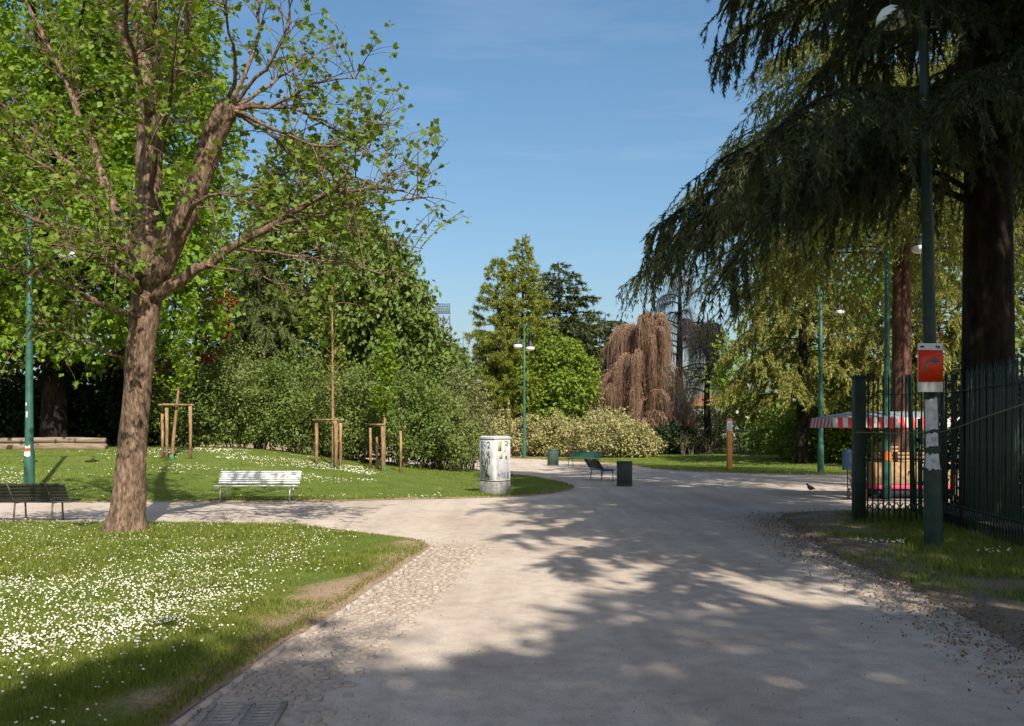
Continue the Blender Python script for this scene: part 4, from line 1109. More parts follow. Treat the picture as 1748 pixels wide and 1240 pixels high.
# distant belt of trees: one far mass
fw = MB(); el = []
for i in range(46):
    x = -120+i*5.4+rng.uniform(-2, 2); y = 112+rng.uniform(-8, 22); h = rng.uniform(6.5, 11.5)
    el.append(((x, y, h*.5), (4.6, 4.0, h*.56)))
crown_leaves(fw, el, 1900, 16, 1.2, .65, .75, .5)
o = fw.build('far_wood', M['leaf_lime']); struct(o, 'stuff'); o['label'] = 'distant belt of trees closing the park'

# ---- staked saplings
def sapling(label, px, D, top, lean, stakes, bar_z, nleaf, crown, wrap=True, rail=((0, 1),)):
    x = X(px, D); z = G(x, D)
    t = thing('staked_sapling', label, 'sapling', (x, D, z), 0, 'staked saplings on the lawn')
    mb = MB(); p = np.array([[0, 0, -.05], [lean*.15, 0, top*.25], [lean*.5, .03, top*.55], [lean, 0, top]])
    tube(mb, curve3(p[0], p[1]*1.1, p[3], 10), np.linspace(.062, .018, 10), 8)
    tw = []
    for _ in range(34):
        u = rng.uniform(.38, 1); b = p[0]*(1-u)+p[3]*u; d = unit(rvec(1)[0]*np.array([1, 1, .3])+np.array([0, 0, .9])); L = rng.uniform(.4, 1.1)*(1.25-u)
        tw.append(curve3(b, b+d*L*.5, b+d*L+np.array([0, 0, .1]), 5))
    tw = np.array(tw); V, q, _ = strands(tw, np.linspace(.010, .003, 5)[None], 4); mb.add(V, q)
    mb.build('trunk', M['stake'], t, True)
    lm = MB(); k = rng.integers(0, len(tw), nleaf); u = rng.integers(1, 5, nleaf)
    P = tw[k, u]+rng.normal(0, .09, (nleaf, 3)); lobed(lm, P, rvec(nleaf)+np.array([0, 0, -.3]), rvec(nleaf)*.5+np.array([0, 0, 1.]), rng.uniform(.07, .14, nleaf))
    lm.build('crown', M['leaf_bright'], t)
    for sx, sy, sh_, r in stakes:
        m2 = MB(); tube(m2, [[sx, sy, -.15], [sx+.01, sy, sh_*.5], [sx, sy, sh_]], r, 9); m2.build('stake', M['stake'], t, True)
    for a, b in rail:
        A, B = stakes[a], stakes[b]; m2 = MB(); dx = np.array([B[0]-A[0], B[1]-A[1], 0]); dx = dx/np.linalg.norm(dx)*.12
        tube(m2, [np.array([A[0], A[1], bar_z])-dx, np.array([B[0], B[1], bar_z])+dx], .035, 8); m2.build('crossbar', M['stake'], t, True)
    if wrap:
        m2 = MB(); lathe(m2, [(.07, 0), (.075, .05), (.07, .16), (.066, .165)], (0, 0, 0), 10); m2.build('trunk_guard', M['tape_green'], t, True)
    return t
sapling('staked sapling with light trunk and young leaves right of the maple trunk', 293, 27.5, 5.0, .55, [(-.33,.1,1.45,.045),(-.02,-.35,1.62,.05),(.52,.15,1.68,.05)], 1.72, 1000, 1, True, ((0, 2), (1, 2)))
sapling('tall thin staked sapling behind the pale bench', 569, 28.5, 6.2, -.05, [(-.60,.25,1.45,.055),(.13,-.25,1.52,.06),(.17,.3,1.45,.05)], 1.55, 160, 1, True, ((0, 1), (0, 2)))
sapling('staked sapling with yellowish young leaves, rightmost of the three', 655, 29.0, 4.6, .1, [(-.47,.2,1.45,.045),(-.30,.5,1.15,.04),(.0,-.25,1.5,.055),(.54,.1,1.35,.045)], 1.55, 1400, 1, True, ((0, 2),))

# ------------------------------------------------------------------ benches
def bench(label, loc, rz, L, slat_m, iron_m, nb=6, ns=4, straps=(-.38, .38), group='slatted park benches', fill=.84):
    t = thing('park_bench', label, 'bench', loc, rz, group)
    sb = MB(); bevbox(sb, (0, 0, 0), (L, .052, .026), .006); sm_ = sb.mesh('slat', slat_m)
    for i in range(ns):
        o = put('seat_slat', sm_, t); y = -.26+i*.108; o.location = (0, y, .385-.02*(i/(ns-1))); o.rotation_euler = (R(-3), 0, 0); o.scale = (1, 1.5, 1)
    for i in range(nb):
        u = (i+.5)/nb; o = put('back_slat', sm_, t); o.location = (0, .125+.20*u, .41+.30*u); o.rotation_euler = (R(60+4*u), 0, 0); o.scale = (1, .36/nb*fill/.052, .8)
    for s in straps:
        x = s*L
        mb = MB(); tube(mb, [[x, -.30, .35], [x, -.1, .348], [x, .10, .345], [x, .15, .40], [x, .355, .715]], .014, 6); mb.build('strap', iron_m, t)
        for y, dy in ((-.24, -.03), (.10, .05)):
            mb = MB(); tube(mb, [[x, y, .35], [x, y+dy, 0]], .016, 7); tube(mb, [[x-.03, y+dy, .008], [x+.03, y+dy, .008]], .014, 6); mb.build('leg', iron_m, t)
    return t
bench('dark slatted bench seen from behind at the left edge', (X(118, 15.9)-1.0, 16.05, 0), R(180), 2.0, M['brown_bench'], M['iron'], 5, 4, (-.34, .0, .42))
bench('pale grey slatted bench facing the viewer on the lawn edge', (X(440, 20.75), 20.75, 0), R(1.5), 1.9, M['white_slat'], M['steel_leg'], 6, 3, (-.42, .42), fill=.66)
bench('green slatted bench beside the cream shrubs', (X(996, 43), 43, 0), R(-38), 1.85, M['green_bench'], M['iron'], 4, 4)
bench('brown slatted bench seen end-on next to the grey bin', (X(1026, 29.8), 30.2, 0), R(101), 1.8, M['brown_bench'], M['iron'], 6, 4, (-.36, .36))

# ------------------------------------------------------------------ litter bins
def bin_(label, loc, r, h, body_m):
    t = thing('litter_bin', label, 'bin', loc, rng.uniform(0, 1), 'litter bins')
    mb = MB(); lathe(mb, [(r*.90, .03), (r*.92, h-.04), (r*.80, h-.03), (r*.78, .10), (0, .10)], k=24); mb.build('liner', M['pit_black'], t, True)
    sl = MB(); bevbox(sl, (0, 0, h/2), (.015, 2*math.pi*r/30*.82, h-.05), .004); sm_ = sl.mesh('slat', body_m)
    for i in range(30):
        a = i/30*2*math.pi; o = put('slat', sm_, t); o.location = (math.cos(a)*r*.965, math.sin(a)*r*.965, 0); o.rotation_euler = (0, 0, a)
    for nm, z in (('top_ring', h-.03), ('base_ring', .03)):
        mb = MB(); lathe(mb, [(r*.9, z-.025), (r*1.03, z-.025), (r*1.03, z+.025), (r*.9, z+.025), (r*.9, z-.025)], k=24); mb.build(nm, body_m, t, True)
    return t
bin_('dark grey cylindrical litter bin beside the end-on brown bench', (X(1066, 26.9), 26.9, 0), .235, .76, M['bin_metal'])
bin_('green cylindrical litter bin left of the green bench', (X(944, 44), 44, 0), .28, .82, M['bin_green'])

# ------------------------------------------------------------------ graffiti cabinet
def cabinet():
    D = 22.6; t = thing('utility_cabinet', 'grey street utility cabinet covered in graffiti at the lawn edge', 'cabinet', (X(845, D+.25), D+.25, 0), R(42))
    def oct_prism(mb, w, d, ch, z0, z1, mi=0, dome=0):
        o = [(-w/2+ch, -d/2), (w/2-ch, -d/2), (w/2, -d/2+ch), (w/2, d/2-ch), (w/2-ch, d/2), (-w/2+ch, d/2), (-w/2, d/2-ch), (-w/2, -d/2+ch)]
        V = [[x, y, z0] for x, y in o]+[[x, y, z1] for x, y in o]; n = 8
        mb.add(V, [[i, (i+1) % n, n+(i+1) % n, n+i] for i in range(n)], mi)
        if dome:
            n0 = mb.n; mb.add([[x*.75, y*.75, z1+dome] for x, y in o]+[[x, y, z1] for x, y in o], [[n+i, n+(i+1) % n, (i+1) % n, i] for i in range(n)], mi)
            mb.f.append((np.arange(n)[None]+n0, mi))
        else: mb.f.append((np.arange(n)[None]+n+mb.n-2*n, mi))
    # local -Y face and local +X ... turned so two faces show, the corner towards the viewer
    mb = MB(); oct_prism(mb, .56, .62, .028, -.02, .37); mb.build('plinth', M['cab_base'], t)
    mb = MB(); oct_prism(mb, .53, .59, .028, .37, .395); mb.build('gap', M['pit_black'], t)
    mb = MB(); oct_prism(mb, .555, .615, .028, .395, 1.46); body = mb.build('body', M['cab_grey'], t)
    mb = MB(); oct_prism(mb, .60, .66, .035, 1.46, 1.50, 0, .035); mb.build('cap', M['cab_grey'], t)
    # doors: thin panels on the two visible faces (local -X and local -Y)
    mb = MB(); bevbox(mb, (-.2805, 0, .93), (.012, .48, 1.0), .004); d1 = mb.build('door', M['cab_grey'], t)
    mb = MB(); bevbox(mb, (0, -.3105, .93), (.42, .012, 1.0), .004); d2 = mb.build('door', M['cab_grey'], t)
    mb = MB(); bevbox(mb, (.10, -.321, .98), (.04, .014, .09), .004); mb.build('handle', M['pit_black'], d2)
    mb = MB(); box(mb, (-.12, -.3185, 1.28), (.12, .003, .26)); mb.build('poster', M['poster_yellow'], d2)
    mb = MB(); box(mb, (-.08, -.3185, 1.02), (.10, .003, .14)); mb.build('sticker', M['poster_yellow'], d2)
    mb = MB(); box(mb, (-.2885, -.06, .56), (.003, .14, .16)); mb.build('sticker', M['ink_green'], d1)
    def strokes(nm, S, wd, m, face, par):
        """S: polylines (u right, v up) seen from outside the face"""
        mb = MB()
        for k, s in enumerate(S):
            s = np.array(s, float); e = .0012*k
            for a, b in zip(s[:-1], s[1:]):
                dv = unit(b-a); nn = np.array([-dv[1], dv[0]])*wd/2; a2, b2 = a-dv*wd*.3, b+dv*wd*.3
                Q = [a2-nn, b2-nn, b2+nn, a2+nn]; e += .0003
                V = [(-.2875-e, -q[0], q[1]) if face == 'x' else (q[0], -.3175-e, q[1]) for q in Q]
                mb.add(V, [[0, 1, 2, 3]])
        return mb.build(nm, m, par)
    L = []
    L += [[(-.20,1.22),(-.20,1.38),(-.13,1.38),(-.12,1.32),(-.19,1.29),(-.12,1.21)], [(-.08,1.28),(-.02,1.28)], [(.02,1.35),(.07,1.38),(.12,1.36),(.11,1.29),(.05,1.23),(.13,1.23)]]      # R-2
    L += [[(-.17,1.16),(-.21,1.10),(-.16,1.04),(-.21,.97)], [(-.14,1.14),(-.07,1.03)], [(.02,1.13),(.05,1.03),(.12,1.12)], [(.10,1.14),(.10,.98),(.16,1.02)]]
    L += [[(-.18,.95),(-.13,.86),(-.20,.83)], [(-.06,1.00),(-.02,.80),(.04,.98),(.07,.80)], [(.13,.98),(.13,.82)]]
    L += [[(-.18,.76),(-.08,.77),(-.14,.58)], [(-.03,.79),(-.05,.66),(.03,.62),(.06,.78)], [(-.02,.60),(-.03,.48),(.0,.40)], [(.0,.52),(.07,.54),(.09,.42)], [(.07,.50),(.17,.48)]]
    strokes('graffiti', L, .022, M['ink_black'], 'x', d1)
    K = [[(.05,1.38),(.13,1.40),(.16,1.33),(.07,1.30),(.16,1.27)], [(.02,1.12),(.08,1.16)]]
    strokes('graffiti', K, .016, M['ink_black'], 'y', d2)
    K = [[(-.18,.46),(-.18,.58),(-.14,.50),(-.10,.58),(-.10,.46)], [(-.05,.46),(-.03,.60),(.02,.46)], [(.05,.60),(.05,.48),(.10,.48)], [(.13,.60),(.16,.47),(.19,.62)]]
    strokes('graffiti', K, .014, M['ink_violet'], 'y', d2)
cabinet()

# ------------------------------------------------------------------ lamp posts
def lamp(label, loc, H, r0, arms, az, arm_r=.9, drop=.55, shade_s=1.0, lean=(0, 0), white_dome=False, stickers=()):
    t = thing('street_lamp', label, 'street lamp', loc, 0, 'green park lamp posts')
    lx, ly = lean
    def ax(z): return np.array([lx*z/H, ly*z/H, z])
    mb = MB(); tube(mb, [ax(-.1), ax(.0), ax(1.1), ax(1.2), ax(H*.6), ax(H)], np.array([1.25, 1.25, 1.2, 1.0, .72, .5])*r0, 14); tube(mb, [ax(H), ax(H+.12)], [r0*.55, .01], 10)
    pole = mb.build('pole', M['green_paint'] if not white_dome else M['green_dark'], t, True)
    for k in range(arms):
        a = az+k*math.pi; d = np.array([math.cos(a), math.sin(a), 0])
        u = np.linspace(0, math.pi, 13)
        pts = [ax(H-.75)]+[ax(H-.45)+d*.05]+[ax(H-.25)+d*(.05+(arm_r-.05)*(1-math.cos(q))/2)+np.array([0, 0, .42*math.sin(q)]) for q in u]+[ax(H-.25)+d*arm_r+np.array([0, 0, -drop])]
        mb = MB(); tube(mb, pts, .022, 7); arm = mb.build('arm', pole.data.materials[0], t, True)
        c = ax(H-.25)+d*arm_r+np.array([0, 0, -drop]); s = shade_s
        if white_dome:
            mb = MB(); lathe(mb, [(.015, 0), (.05*s, -.02), (.14*s, -.07*s), (.19*s, -.16*s), (.20*s, -.27*s), (.185*s, -.27*s), (.175*s, -.16*s), (.0, -.09*s)], c, 22); mb.build('lamp_shade', M['lamp_white'], t, True)
            mb = MB(); lathe(mb, [(.06*s, -.10*s), (.08*s, -.18*s), (.05*s, -.23*s), (.0, -.25*s)], c, 14); mb.build('bulb', M['lamp_white'], t, True)
        else:
            mb = MB(); lathe(mb, [(.02, .05), (.06*s, 0), (.07*s, -.16*s), (.16*s, -.26*s), (.17*s, -.28*s), (.0, -.27*s)], c, 18); mb.build('lamp_shade', M['lamp_dark'], t, True)
            mb = MB(); lathe(mb, [(.17*s, -.285*s), (.205*s, -.30*s), (.20*s, -.39*s), (.15*s, -.44*s), (0, -.455*s)], c, 18); mb.build('globe', M['lamp_white'], t, True)
    for z0, z1, m, a0, a1 in stickers:
        mb = MB(); k = 7; an = np.linspace(a0, a1, k); V = []
        for z in np.linspace(z0, z1, 4):
            rr = np.interp(z, [0, 1.1, 1.2, H*.6, H], np.array([1.25, 1.2, 1.0, .72, .5])*r0)+.004
            for q in an:
                p = ax(z); V.append([p[0]+math.cos(q)*rr, p[1]+math.sin(q)*rr, z+rng.normal(0, .012 if z in (z0, z1) else 0)])
        i = np.arange(4*k).reshape(4, k); mb.add(V, np.stack([i[:-1, :-1], i[:-1, 1:], i[1:, 1:], i[1:, :-1]], -1).reshape(-1, 4)); mb.build('sticker', m, pole, True)
    return t
xl_ = X(50, 21.7)
lamp('green double-armed lamp post on the mound behind the dark bench', (xl_, 21.7, G(xl_, 21.7)), 7.0, .10, 2, 0.05, .92, .45, 1.05,
     stickers=[(1.02,1.13,M['sign_white'],-2.2,-.9),(1.13,1.20,M['orange_sticker'],-2.2,-.9),(1.20,1.26,M['sign_white'],-2.2,-.9),(1.95,2.1,M['sign_white'],-1.9,-1.5),(2.25,2.32,M['sign_white'],-2.1,-1.7)])
lamp('distant green double lamp in front of the cream shrubs', (X(895, 56), 56, 0), 8.3, .10, 2, R(-118), .85, .55, 1.35)
lamp('green lamp post on the far lawn, in front of the striped awning', (X(1401, 35.6), 35.6, 0), 7.6, .105, 1, R(20), .9, .5)
lamp('green lamp post behind the gate, rising beside the reddish cedar trunk', (X(1514, 21.5), 21.5, 0), 7.2, .085, 1, R(10), .9, .5, stickers=[(.95, 1.15, M['orange_sticker'], -2.4, -.7)])
RL = (X(1594, 12.1), 12.1, .02)
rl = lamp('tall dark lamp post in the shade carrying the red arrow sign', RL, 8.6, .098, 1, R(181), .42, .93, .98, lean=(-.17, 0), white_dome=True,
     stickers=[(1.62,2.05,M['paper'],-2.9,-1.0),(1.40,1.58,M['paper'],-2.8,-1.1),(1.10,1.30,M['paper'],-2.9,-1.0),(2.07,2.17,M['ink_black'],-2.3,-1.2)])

# red arrow sign
def arrow_sign():
    z0 = 1.6+(740-670)/F*12.0; t = thing('direction_sign', 'red and white sign with a grey right-turn arrow on the dark lamp post', 'sign', (X(1588, 11.92), 11.92, z0), R(2))
    W, H = .345, .655
    mb = MB(); bevbox(mb, (0, 0, H/2), (W, .012, H), .003); mb.build('panel', M['sign_white'], t)
    mb = MB(); box(mb, (0, -.0085, H*.535), (W-.004, .004, H*.655)); mb.build('red_field', M['sign_red'], t)
    a = [(-.115,.0),(-.075,.0),(-.05,.10),(-.03,.125),(.045,.125),(.045,.10),(.125,.145),(.045,.20),(.045,.17),(-.04,.17),(-.085,.13)]
    V = [[x, -.0125, H*.42+y] for x, y in a]; mb = MB(); mb.add(V, np.arange(len(a))[None]); mb.build('arrow', M['sign_arrow'], t)
    mb = MB()
    for x, z, w, h in ((.08,H*.93,.012,.04),(.105,H*.935,.03,.012),(.105,H*.915,.012,.03),(.125,H*.92,.01,.04),(-.115,H*.93,.05,.022)):
        box(mb, (x, -.0068, z), (w, .003, h))
    mb.build('lettering', M['ink_black'], t)
    for z in (.12, .54):
        mb = MB(); bevbox(mb, (.03, .04, z), (.20, .06, .03), .004); mb.build('bracket', M['iron'], t)
arrow_sign()

# orange notice post on the far lawn
D = 38.5; np_ = thing('notice_post', 'orange wooden post with a small white notice on the far lawn', 'signpost', (X(1245, D), D, G(X(1245, D), D)), R(12))
mb = MB(); bevbox(mb, (0, 0, 1.1), (.22, .14, 2.3), .012); mb.build('post', M['orange_wood'], np_)
mb = MB(); bevbox(mb, (0, 0, 2.275), (.26, .18, .05), .008); mb.build('cap', M['bark_red'], np_)
mb = MB(); bevbox(mb, (-.02, -.08, 1.92), (.24, .012, .42), .003); nb_ = mb.build('notice', M['sign_white'], np_)
mb = MB()
for i in range(6): box(mb, (-.02, -.0875, 2.04-i*.05), (.15-.02*(i % 2), .003, .012))
mb.build('print', M['ink_violet'], nb_)

# ------------------------------------------------------------------ picket fence
A, B, E = np.array([6.14, 15.7]), np.array([7.42, 15.3]), np.array([6.70, 11.3])
fe = thing('picket_fence', 'dark green iron picket fence with corner post beside the lamp post', 'fence', (A[0], A[1], 0))
a0 = np.array([A[0], A[1], 0])
mb = MB(); bevbox(mb, (0, 0, 1.28), (.19, .19, 2.60), .012); mb.build('post', M['green_dark'], fe)
mb = MB(); bevbox(mb, (0, 0, 2.60), (.23, .23, .05), .01); mb.build('post_cap', M['green_dark'], fe)
pk = MB(); bevbox(pk, (0, 0, 1.28), (.026, .026, 2.44), .004)
pk.add([[-.02,-.02,2.5],[.02,-.02,2.5],[.02,.02,2.5],[-.02,.02,2.5],[0,0,2.66]], [[0,1,4],[1,2,4],[2,3,4],[3,0,4]])
pme = pk.mesh('picket', M['green_dark'])
def run(p, q, sp, skip=.14):
    L = np.linalg.norm(q-p); d = (q-p)/L; ang = math.atan2(d[1], d[0])
    n = int((L-skip)/sp)
    for i in range(n+1):
        c = p+d*(skip+i*sp)-A; o = put('picket', pme, fe); o.location = (c[0], c[1], rng.uniform(-.015, .015)); o.rotation_euler = (rng.normal(0, .006), rng.normal(0, .006), ang)
    c = (p+q)/2-A; rot = np.array(Matrix.Rotation(ang, 3, 'Z'))
    for z in (.42, 2.28):
        m2 = MB(); bevbox(m2, (c[0], c[1], z), (L, .05, .012), .003, rot); m2.build('rail', M['green_dark'], fe)
    m2 = MB(); k = int(L/.12)                                    # scrolled band near the ground
    for i in range(k):
        for sgn in (1, -1):
            cc = p+d*((i+.5)*L/k)-A; r2 = rot @ np.array(Matrix.Rotation(sgn*R(52), 3, 'Y'))
            bevbox(m2, (cc[0]+.004*sgn*d[1], cc[1]-.004*sgn*d[0], .31), (.17, .012+.004*sgn, .024), .002, r2)
    m2.build('scroll_band', M['iron'], fe)
run(A, B, .088); run(B, E, .115, .10)
m2 = MB(); bevbox(m2, (B[0]-A[0], B[1]-A[1], 1.27), (.06, .06, 2.54), .006); m2.build('post', M['green_dark'], fe)
rp = MB(); cab = [(A[0]-.1, A[1]-.12, 1.62), (A[0]+.6, A[1]-.30, 1.60), (B[0]-.05, B[1]-.15, 1.63), (7.05, 14.0, 1.70), (6.8, 12.6, 1.86), (6.62, 11.2, 2.02)]
tube(rp, cab, .009, 6); tag(rp.build('cable', M['rope'], None, True), 'pale cable strung along the picket fence', 'cable')
for i, (p0, p1, r, lb) in enumerate([((1552,640,17.2),(1560,885,17.2),.045,'leaning light green pole just inside the fence'), ((1570,715,16.8),(1571,890,16.8),.042,'short light green pole just inside the fence')]):
    m2 = MB(); a_, b_ = at(*p1), at(*p0); a_[2] = 0; tube(m2, [a_, (a_+b_)/2, b_], r, 10); o = m2.build('metal_pole', M['green_paint'], None, True); tag(o, lb, 'pole', 'light green poles inside the fence')

# ------------------------------------------------------------------ awning stall behind the fence
def stall():
    D = 22.0; x0, x1 = X(1402, D), X(1622, D); t = thing('market_stall', 'stall with red and white striped awning behind the gate post', 'stall', ((x0+x1)/2, D, 0))
    W = x1-x0; dp = 1.5; zb, zt = 1.74, 1.98
    mb = MB(); mb.add([[-W/2,-dp/2,zt],[W/2,-dp/2,zt],[W/2,dp/2,zt],[-W/2,dp/2,zt],[-W/2+.7,0,zt+.16],[W/2-.7,0,zt+.16],[-W/2,-dp/2,zt-.01],[W/2,-dp/2,zt-.01],[W/2,dp/2,zt-.01],[-W/2,dp/2,zt-.01]],
                      [[0,1,5,4],[2,3,4,5]]); mb.add([[-W/2,-dp/2,zt],[-W/2,dp/2,zt],[-W/2+.7,0,zt+.16],[W/2,-dp/2,zt],[W/2,dp/2,zt],[W/2-.7,0,zt+.16]], [[1,0,2],[3,4,5]])
    mb.build('canopy', M['awning_grey'], t)
    n = 26; sw = W/n
    for fy in (-1, 1):
        for i in range(n):
            mb = MB(); xa = -W/2+i*sw; c = 4; V = []
            for u in np.linspace(0, 1, c):
                for v in (0, 1): V.append([xa+v*sw, fy*(dp/2+.05*u+.004), zt-(zt-zb)*u-(.02*(i % 2) if u == 1 else 0)])
            q = np.arange(2*c).reshape(c, 2); mb.add(V, np.stack([q[:-1,0],q[:-1,1],q[1:,1],q[1:,0]], -1)); mb.build('awning_stripe', M['awning_red'] if i % 2 else M['awning_white'], t)
    for fx in (-1, 1):
        for i in range(12):
            ya = -dp/2+i*dp/12; mb = MB(); mb.add([[fx*(W/2+.004),ya,zt],[fx*(W/2+.004),ya+dp/12,zt],[fx*(W/2+.05),ya+dp/12,zb],[fx*(W/2+.05),ya,zb]], [[0,1,2,3]]); mb.build('awning_stripe', M['awning_red'] if i % 2 else M['awning_white'], t)
    for sx, sy in ((-.18*W, -.6), (.46*W, -.6), (-.18*W, .6), (.46*W, .6)):
        mb = MB(); tube(mb, [[sx, sy, 0], [sx, sy, zt]], .022, 8); mb.build('post', M['iron'], t, True)
    cx, cw = W*.17, W*.62
    mb = MB(); bevbox(mb, (cx, 0, .62), (cw, .95, .55), .01); mb.build('counter', M['crate'], t)
    mb = MB(); bevbox(mb, (cx, 0, .29), (cw+.02, .97, .10), .01); mb.build('skirt', M['pink'], t)
    mb = MB(); bevbox(mb, (cx, 0, .16), (cw-.06, .88, .14), .01); mb.build('chassis', M['cloth_dark'], t)
    for sx in (-.4, .4):
        for sy in (-.4, .4):
            mb = MB(); tube(mb, [[cx+sx*cw, sy-.03, .10], [cx+sx*cw, sy+.03, .10]], .10, 14); mb.build('wheel', M['pit_black'], t)
    return t, (x0+x1)/2, D, cx, cw, W
st_, sx0, sD, scx, scw, sW = stall()
def crate(label, loc, s, m, rz=0):
    t = thing('produce_crate', label, 'crate', loc, rz, 'crates of the awning stall')
    w, d, h = s
    for z in (0.03, h*.5, h-.03):
        for sg in (-1, 1):
            mb = MB(); bevbox(mb, (0, sg*d/2, z), (w, .014, h*.25), .003); mb.build('slat', m, t)
            mb = MB(); bevbox(mb, (sg*(w/2-.008), 0, z), (.013, d-.018, h*.25), .003); mb.build('slat', m, t)
    mb = MB(); bevbox(mb, (0, 0, .012), (w-.03, d-.03, .014), .002); mb.build('bottom', m, t)
    mb = MB(); bevbox(mb, (0, 0, h*.55), (w-.05, d-.05, h*.6), .03); mb.build('contents', M['wicker'], t)
for i in range(4):
    crate(['leftmost','second','third','rightmost'][i]+' brown crate on the counter of the awning stall', (sx0+scx-scw*.36+i*scw*.24, sD-.2, .897), (.38, .36, .24), M['crate'], rng.uniform(-.1, .1))
crate('upper brown crate at the left end of the stall counter', (sx0+scx-scw*.30, sD-.2, 1.14), (.38, .36, .24), M['crate'], .05)
crate('upper brown crate at the right end of the stall counter', (sx0+scx+scw*.26, sD-.2, 1.14), (.38, .36, .24), M['crate'], -.05)
bx_ = X(1453, 22.0)
for i in range(3):
    tt = thing('wicker_basket', ['bottom','middle','top'][i]+' pale basket of the stack beside the gate post', 'basket', (bx_, 21.6, .26+i*.26) if i else (bx_, 21.6, .26), 0, 'stacked baskets')
    mb = MB(); lathe(mb, [(0, .01), (.15, .01), (.19, .22), (.17, .22), (.14, .03)], k=16); mb.build('bowl', M['wicker'], tt, True)
    mb = MB(); lathe(mb, [(.18, .21), (.205, .21), (.205, .245), (.18, .245), (.18, .21)], k=16); mb.build('rim', M['wicker'], tt, True)
tt = thing('basket_stand', 'low wooden stand under the stacked pale baskets', 'stand', (bx_, 21.6, 0))
mb = MB(); bevbox(mb, (0, 0, .24), (.36, .36, .03), .004); mb.build('top', M['crate'], tt)
for sx in (-1, 1):
    for sy in (-1, 1):
        mb = MB(); bevbox(mb, (sx*.15, sy*.15, .113), (.03, .03, .224), .004); mb.build('leg', M['crate'], tt)
mb = MB()                                                        # blue jacket hanging on the stall's left post
V = []; kk = 14
for z, w, d in ((.0,.17,.07),(.15,.19,.09),(.4,.17,.08),(.55,.19,.07),(.62,.06,.04)):
    for i in range(kk):
        a = i/kk*2*math.pi; V.append([math.cos(a)*w+.012*math.sin(a*5), math.sin(a)*d, z])
q = np.arange(5*kk).reshape(5, kk); mb.add(V, np.stack([q[:-1], np.roll(q, -1, 1)[:-1], np.roll(q, -1, 1)[1:], q[1:]], -1).reshape(-1, 4))
js = thing('garment_stand', 'thin metal garment stand holding the blue jacket beside the baskets', 'stand', (X(1447, 21.3), 21.3, 0))
m2 = MB(); tube(m2, [[0, 0, 0], [0, 0, 1.26]], .014, 7); m2.build('pole', M['iron'], js)
m2 = MB(); tube(m2, [[-.14, 0, 1.18], [0, 0, 1.235], [.14, 0, 1.18]], .008, 6); m2.build('hanger', M['iron'], js)
m2 = MB(); lathe(m2, [(0, .03), (.03, .03), (.16, .012), (.16, 0)], k=16); m2.build('base', M['iron'], js)
o = mb.build('jacket', M['cloth_blue'], None, True); o.location = (X(1447, 21.3), 21.3, .72); o.scale = (.75, .75, .8); tag(o, 'blue jacket hanging beside the stacked baskets', 'jacket')

# ------------------------------------------------------------------ log barrier on the mound
D = 30.0; xa, xb = -17.6, X(181, D); zl = G(-15, D)
lg = thing('log_barrier', 'low weathered timber barrier of two stacked logs at the left edge', 'log', ((xa+xb)/2, D, zl-.02))
Lh = (xb-xa)/2
for nm, z, r, yo in (('log', .13, .15, 0), ('log', .36, .10, -.02)):
    mb = MB(); u = np.linspace(-Lh, Lh, 14); tube(mb, np.stack([u, yo+.02*np.sin(u*2), z+.012*np.sin(u*1.7+1)], -1), r*(1+.05*np.sin(u*2.3)), 14); mb.build(nm, M['log_wood'], lg, True)

# ------------------------------------------------------------------ floodlight mast far away
def floodlight():
    D = 300.0; t = thing('floodlight_mast', 'distant stadium floodlight mast with gridded lamp panel above the trees', 'floodlight', (X(757, D), D, 0))
    s = D/F; mb = MB(); zt = EYE+(HZ-519)*s
    for sx in (-1, 1):
        for sy in (-1, 1): tube(mb, [[sx*2.4+2.0, sy*2.4, 0], [sx*1.0+1.0, sy*1.0, zt-4]], .16, 6)
    for i in range(12):
        z = (zt-4)*i/12; f = 1-i/12; w = 1.0+1.4*f; c = 1.0+1.0*f
        for sx in (-1, 1):
            tube(mb, [[c-w, sx*w, z], [c+w, sx*w, z+(zt-4)/12]], .10, 5); tube(mb, [[c+w, sx*w, z], [c-w, sx*w, z+(zt-4)/12]], .10, 5)
    mb.build('mast', M['steel_tower'], t)
    mb = MB(); w, h = 23*s, 17*s
    for i in range(9): tube(mb, [[-w/2+i*w/8, -.3, zt-h], [-w/2+i*w/8-.3, .3, zt]], .11, 5)
    for j in range(5): tube(mb, [[-w/2, -.3+.15*j, zt-h+j*h/4], [w/2, -.3+.15*j, zt-h+j*h/4]], .13, 5)
    mb.build('lamp_frame', M['steel_tower'], t)
    lm = MB(); lathe(lm, [(0, -.12), (.13, -.1), (.16, .1), (.13, .14)], k=10); me = lm.mesh('floodlamp', M['steel_tower'])
    for i in range(8):
        for j in range(4):
            o = put('floodlamp', me, t); o.location = (-w/2+(i+.5)*w/8, -.45+.15*j, zt-h+(j+.5)*h/4); o.rotation_euler = (R(-80), 0, 0)
floodlight()

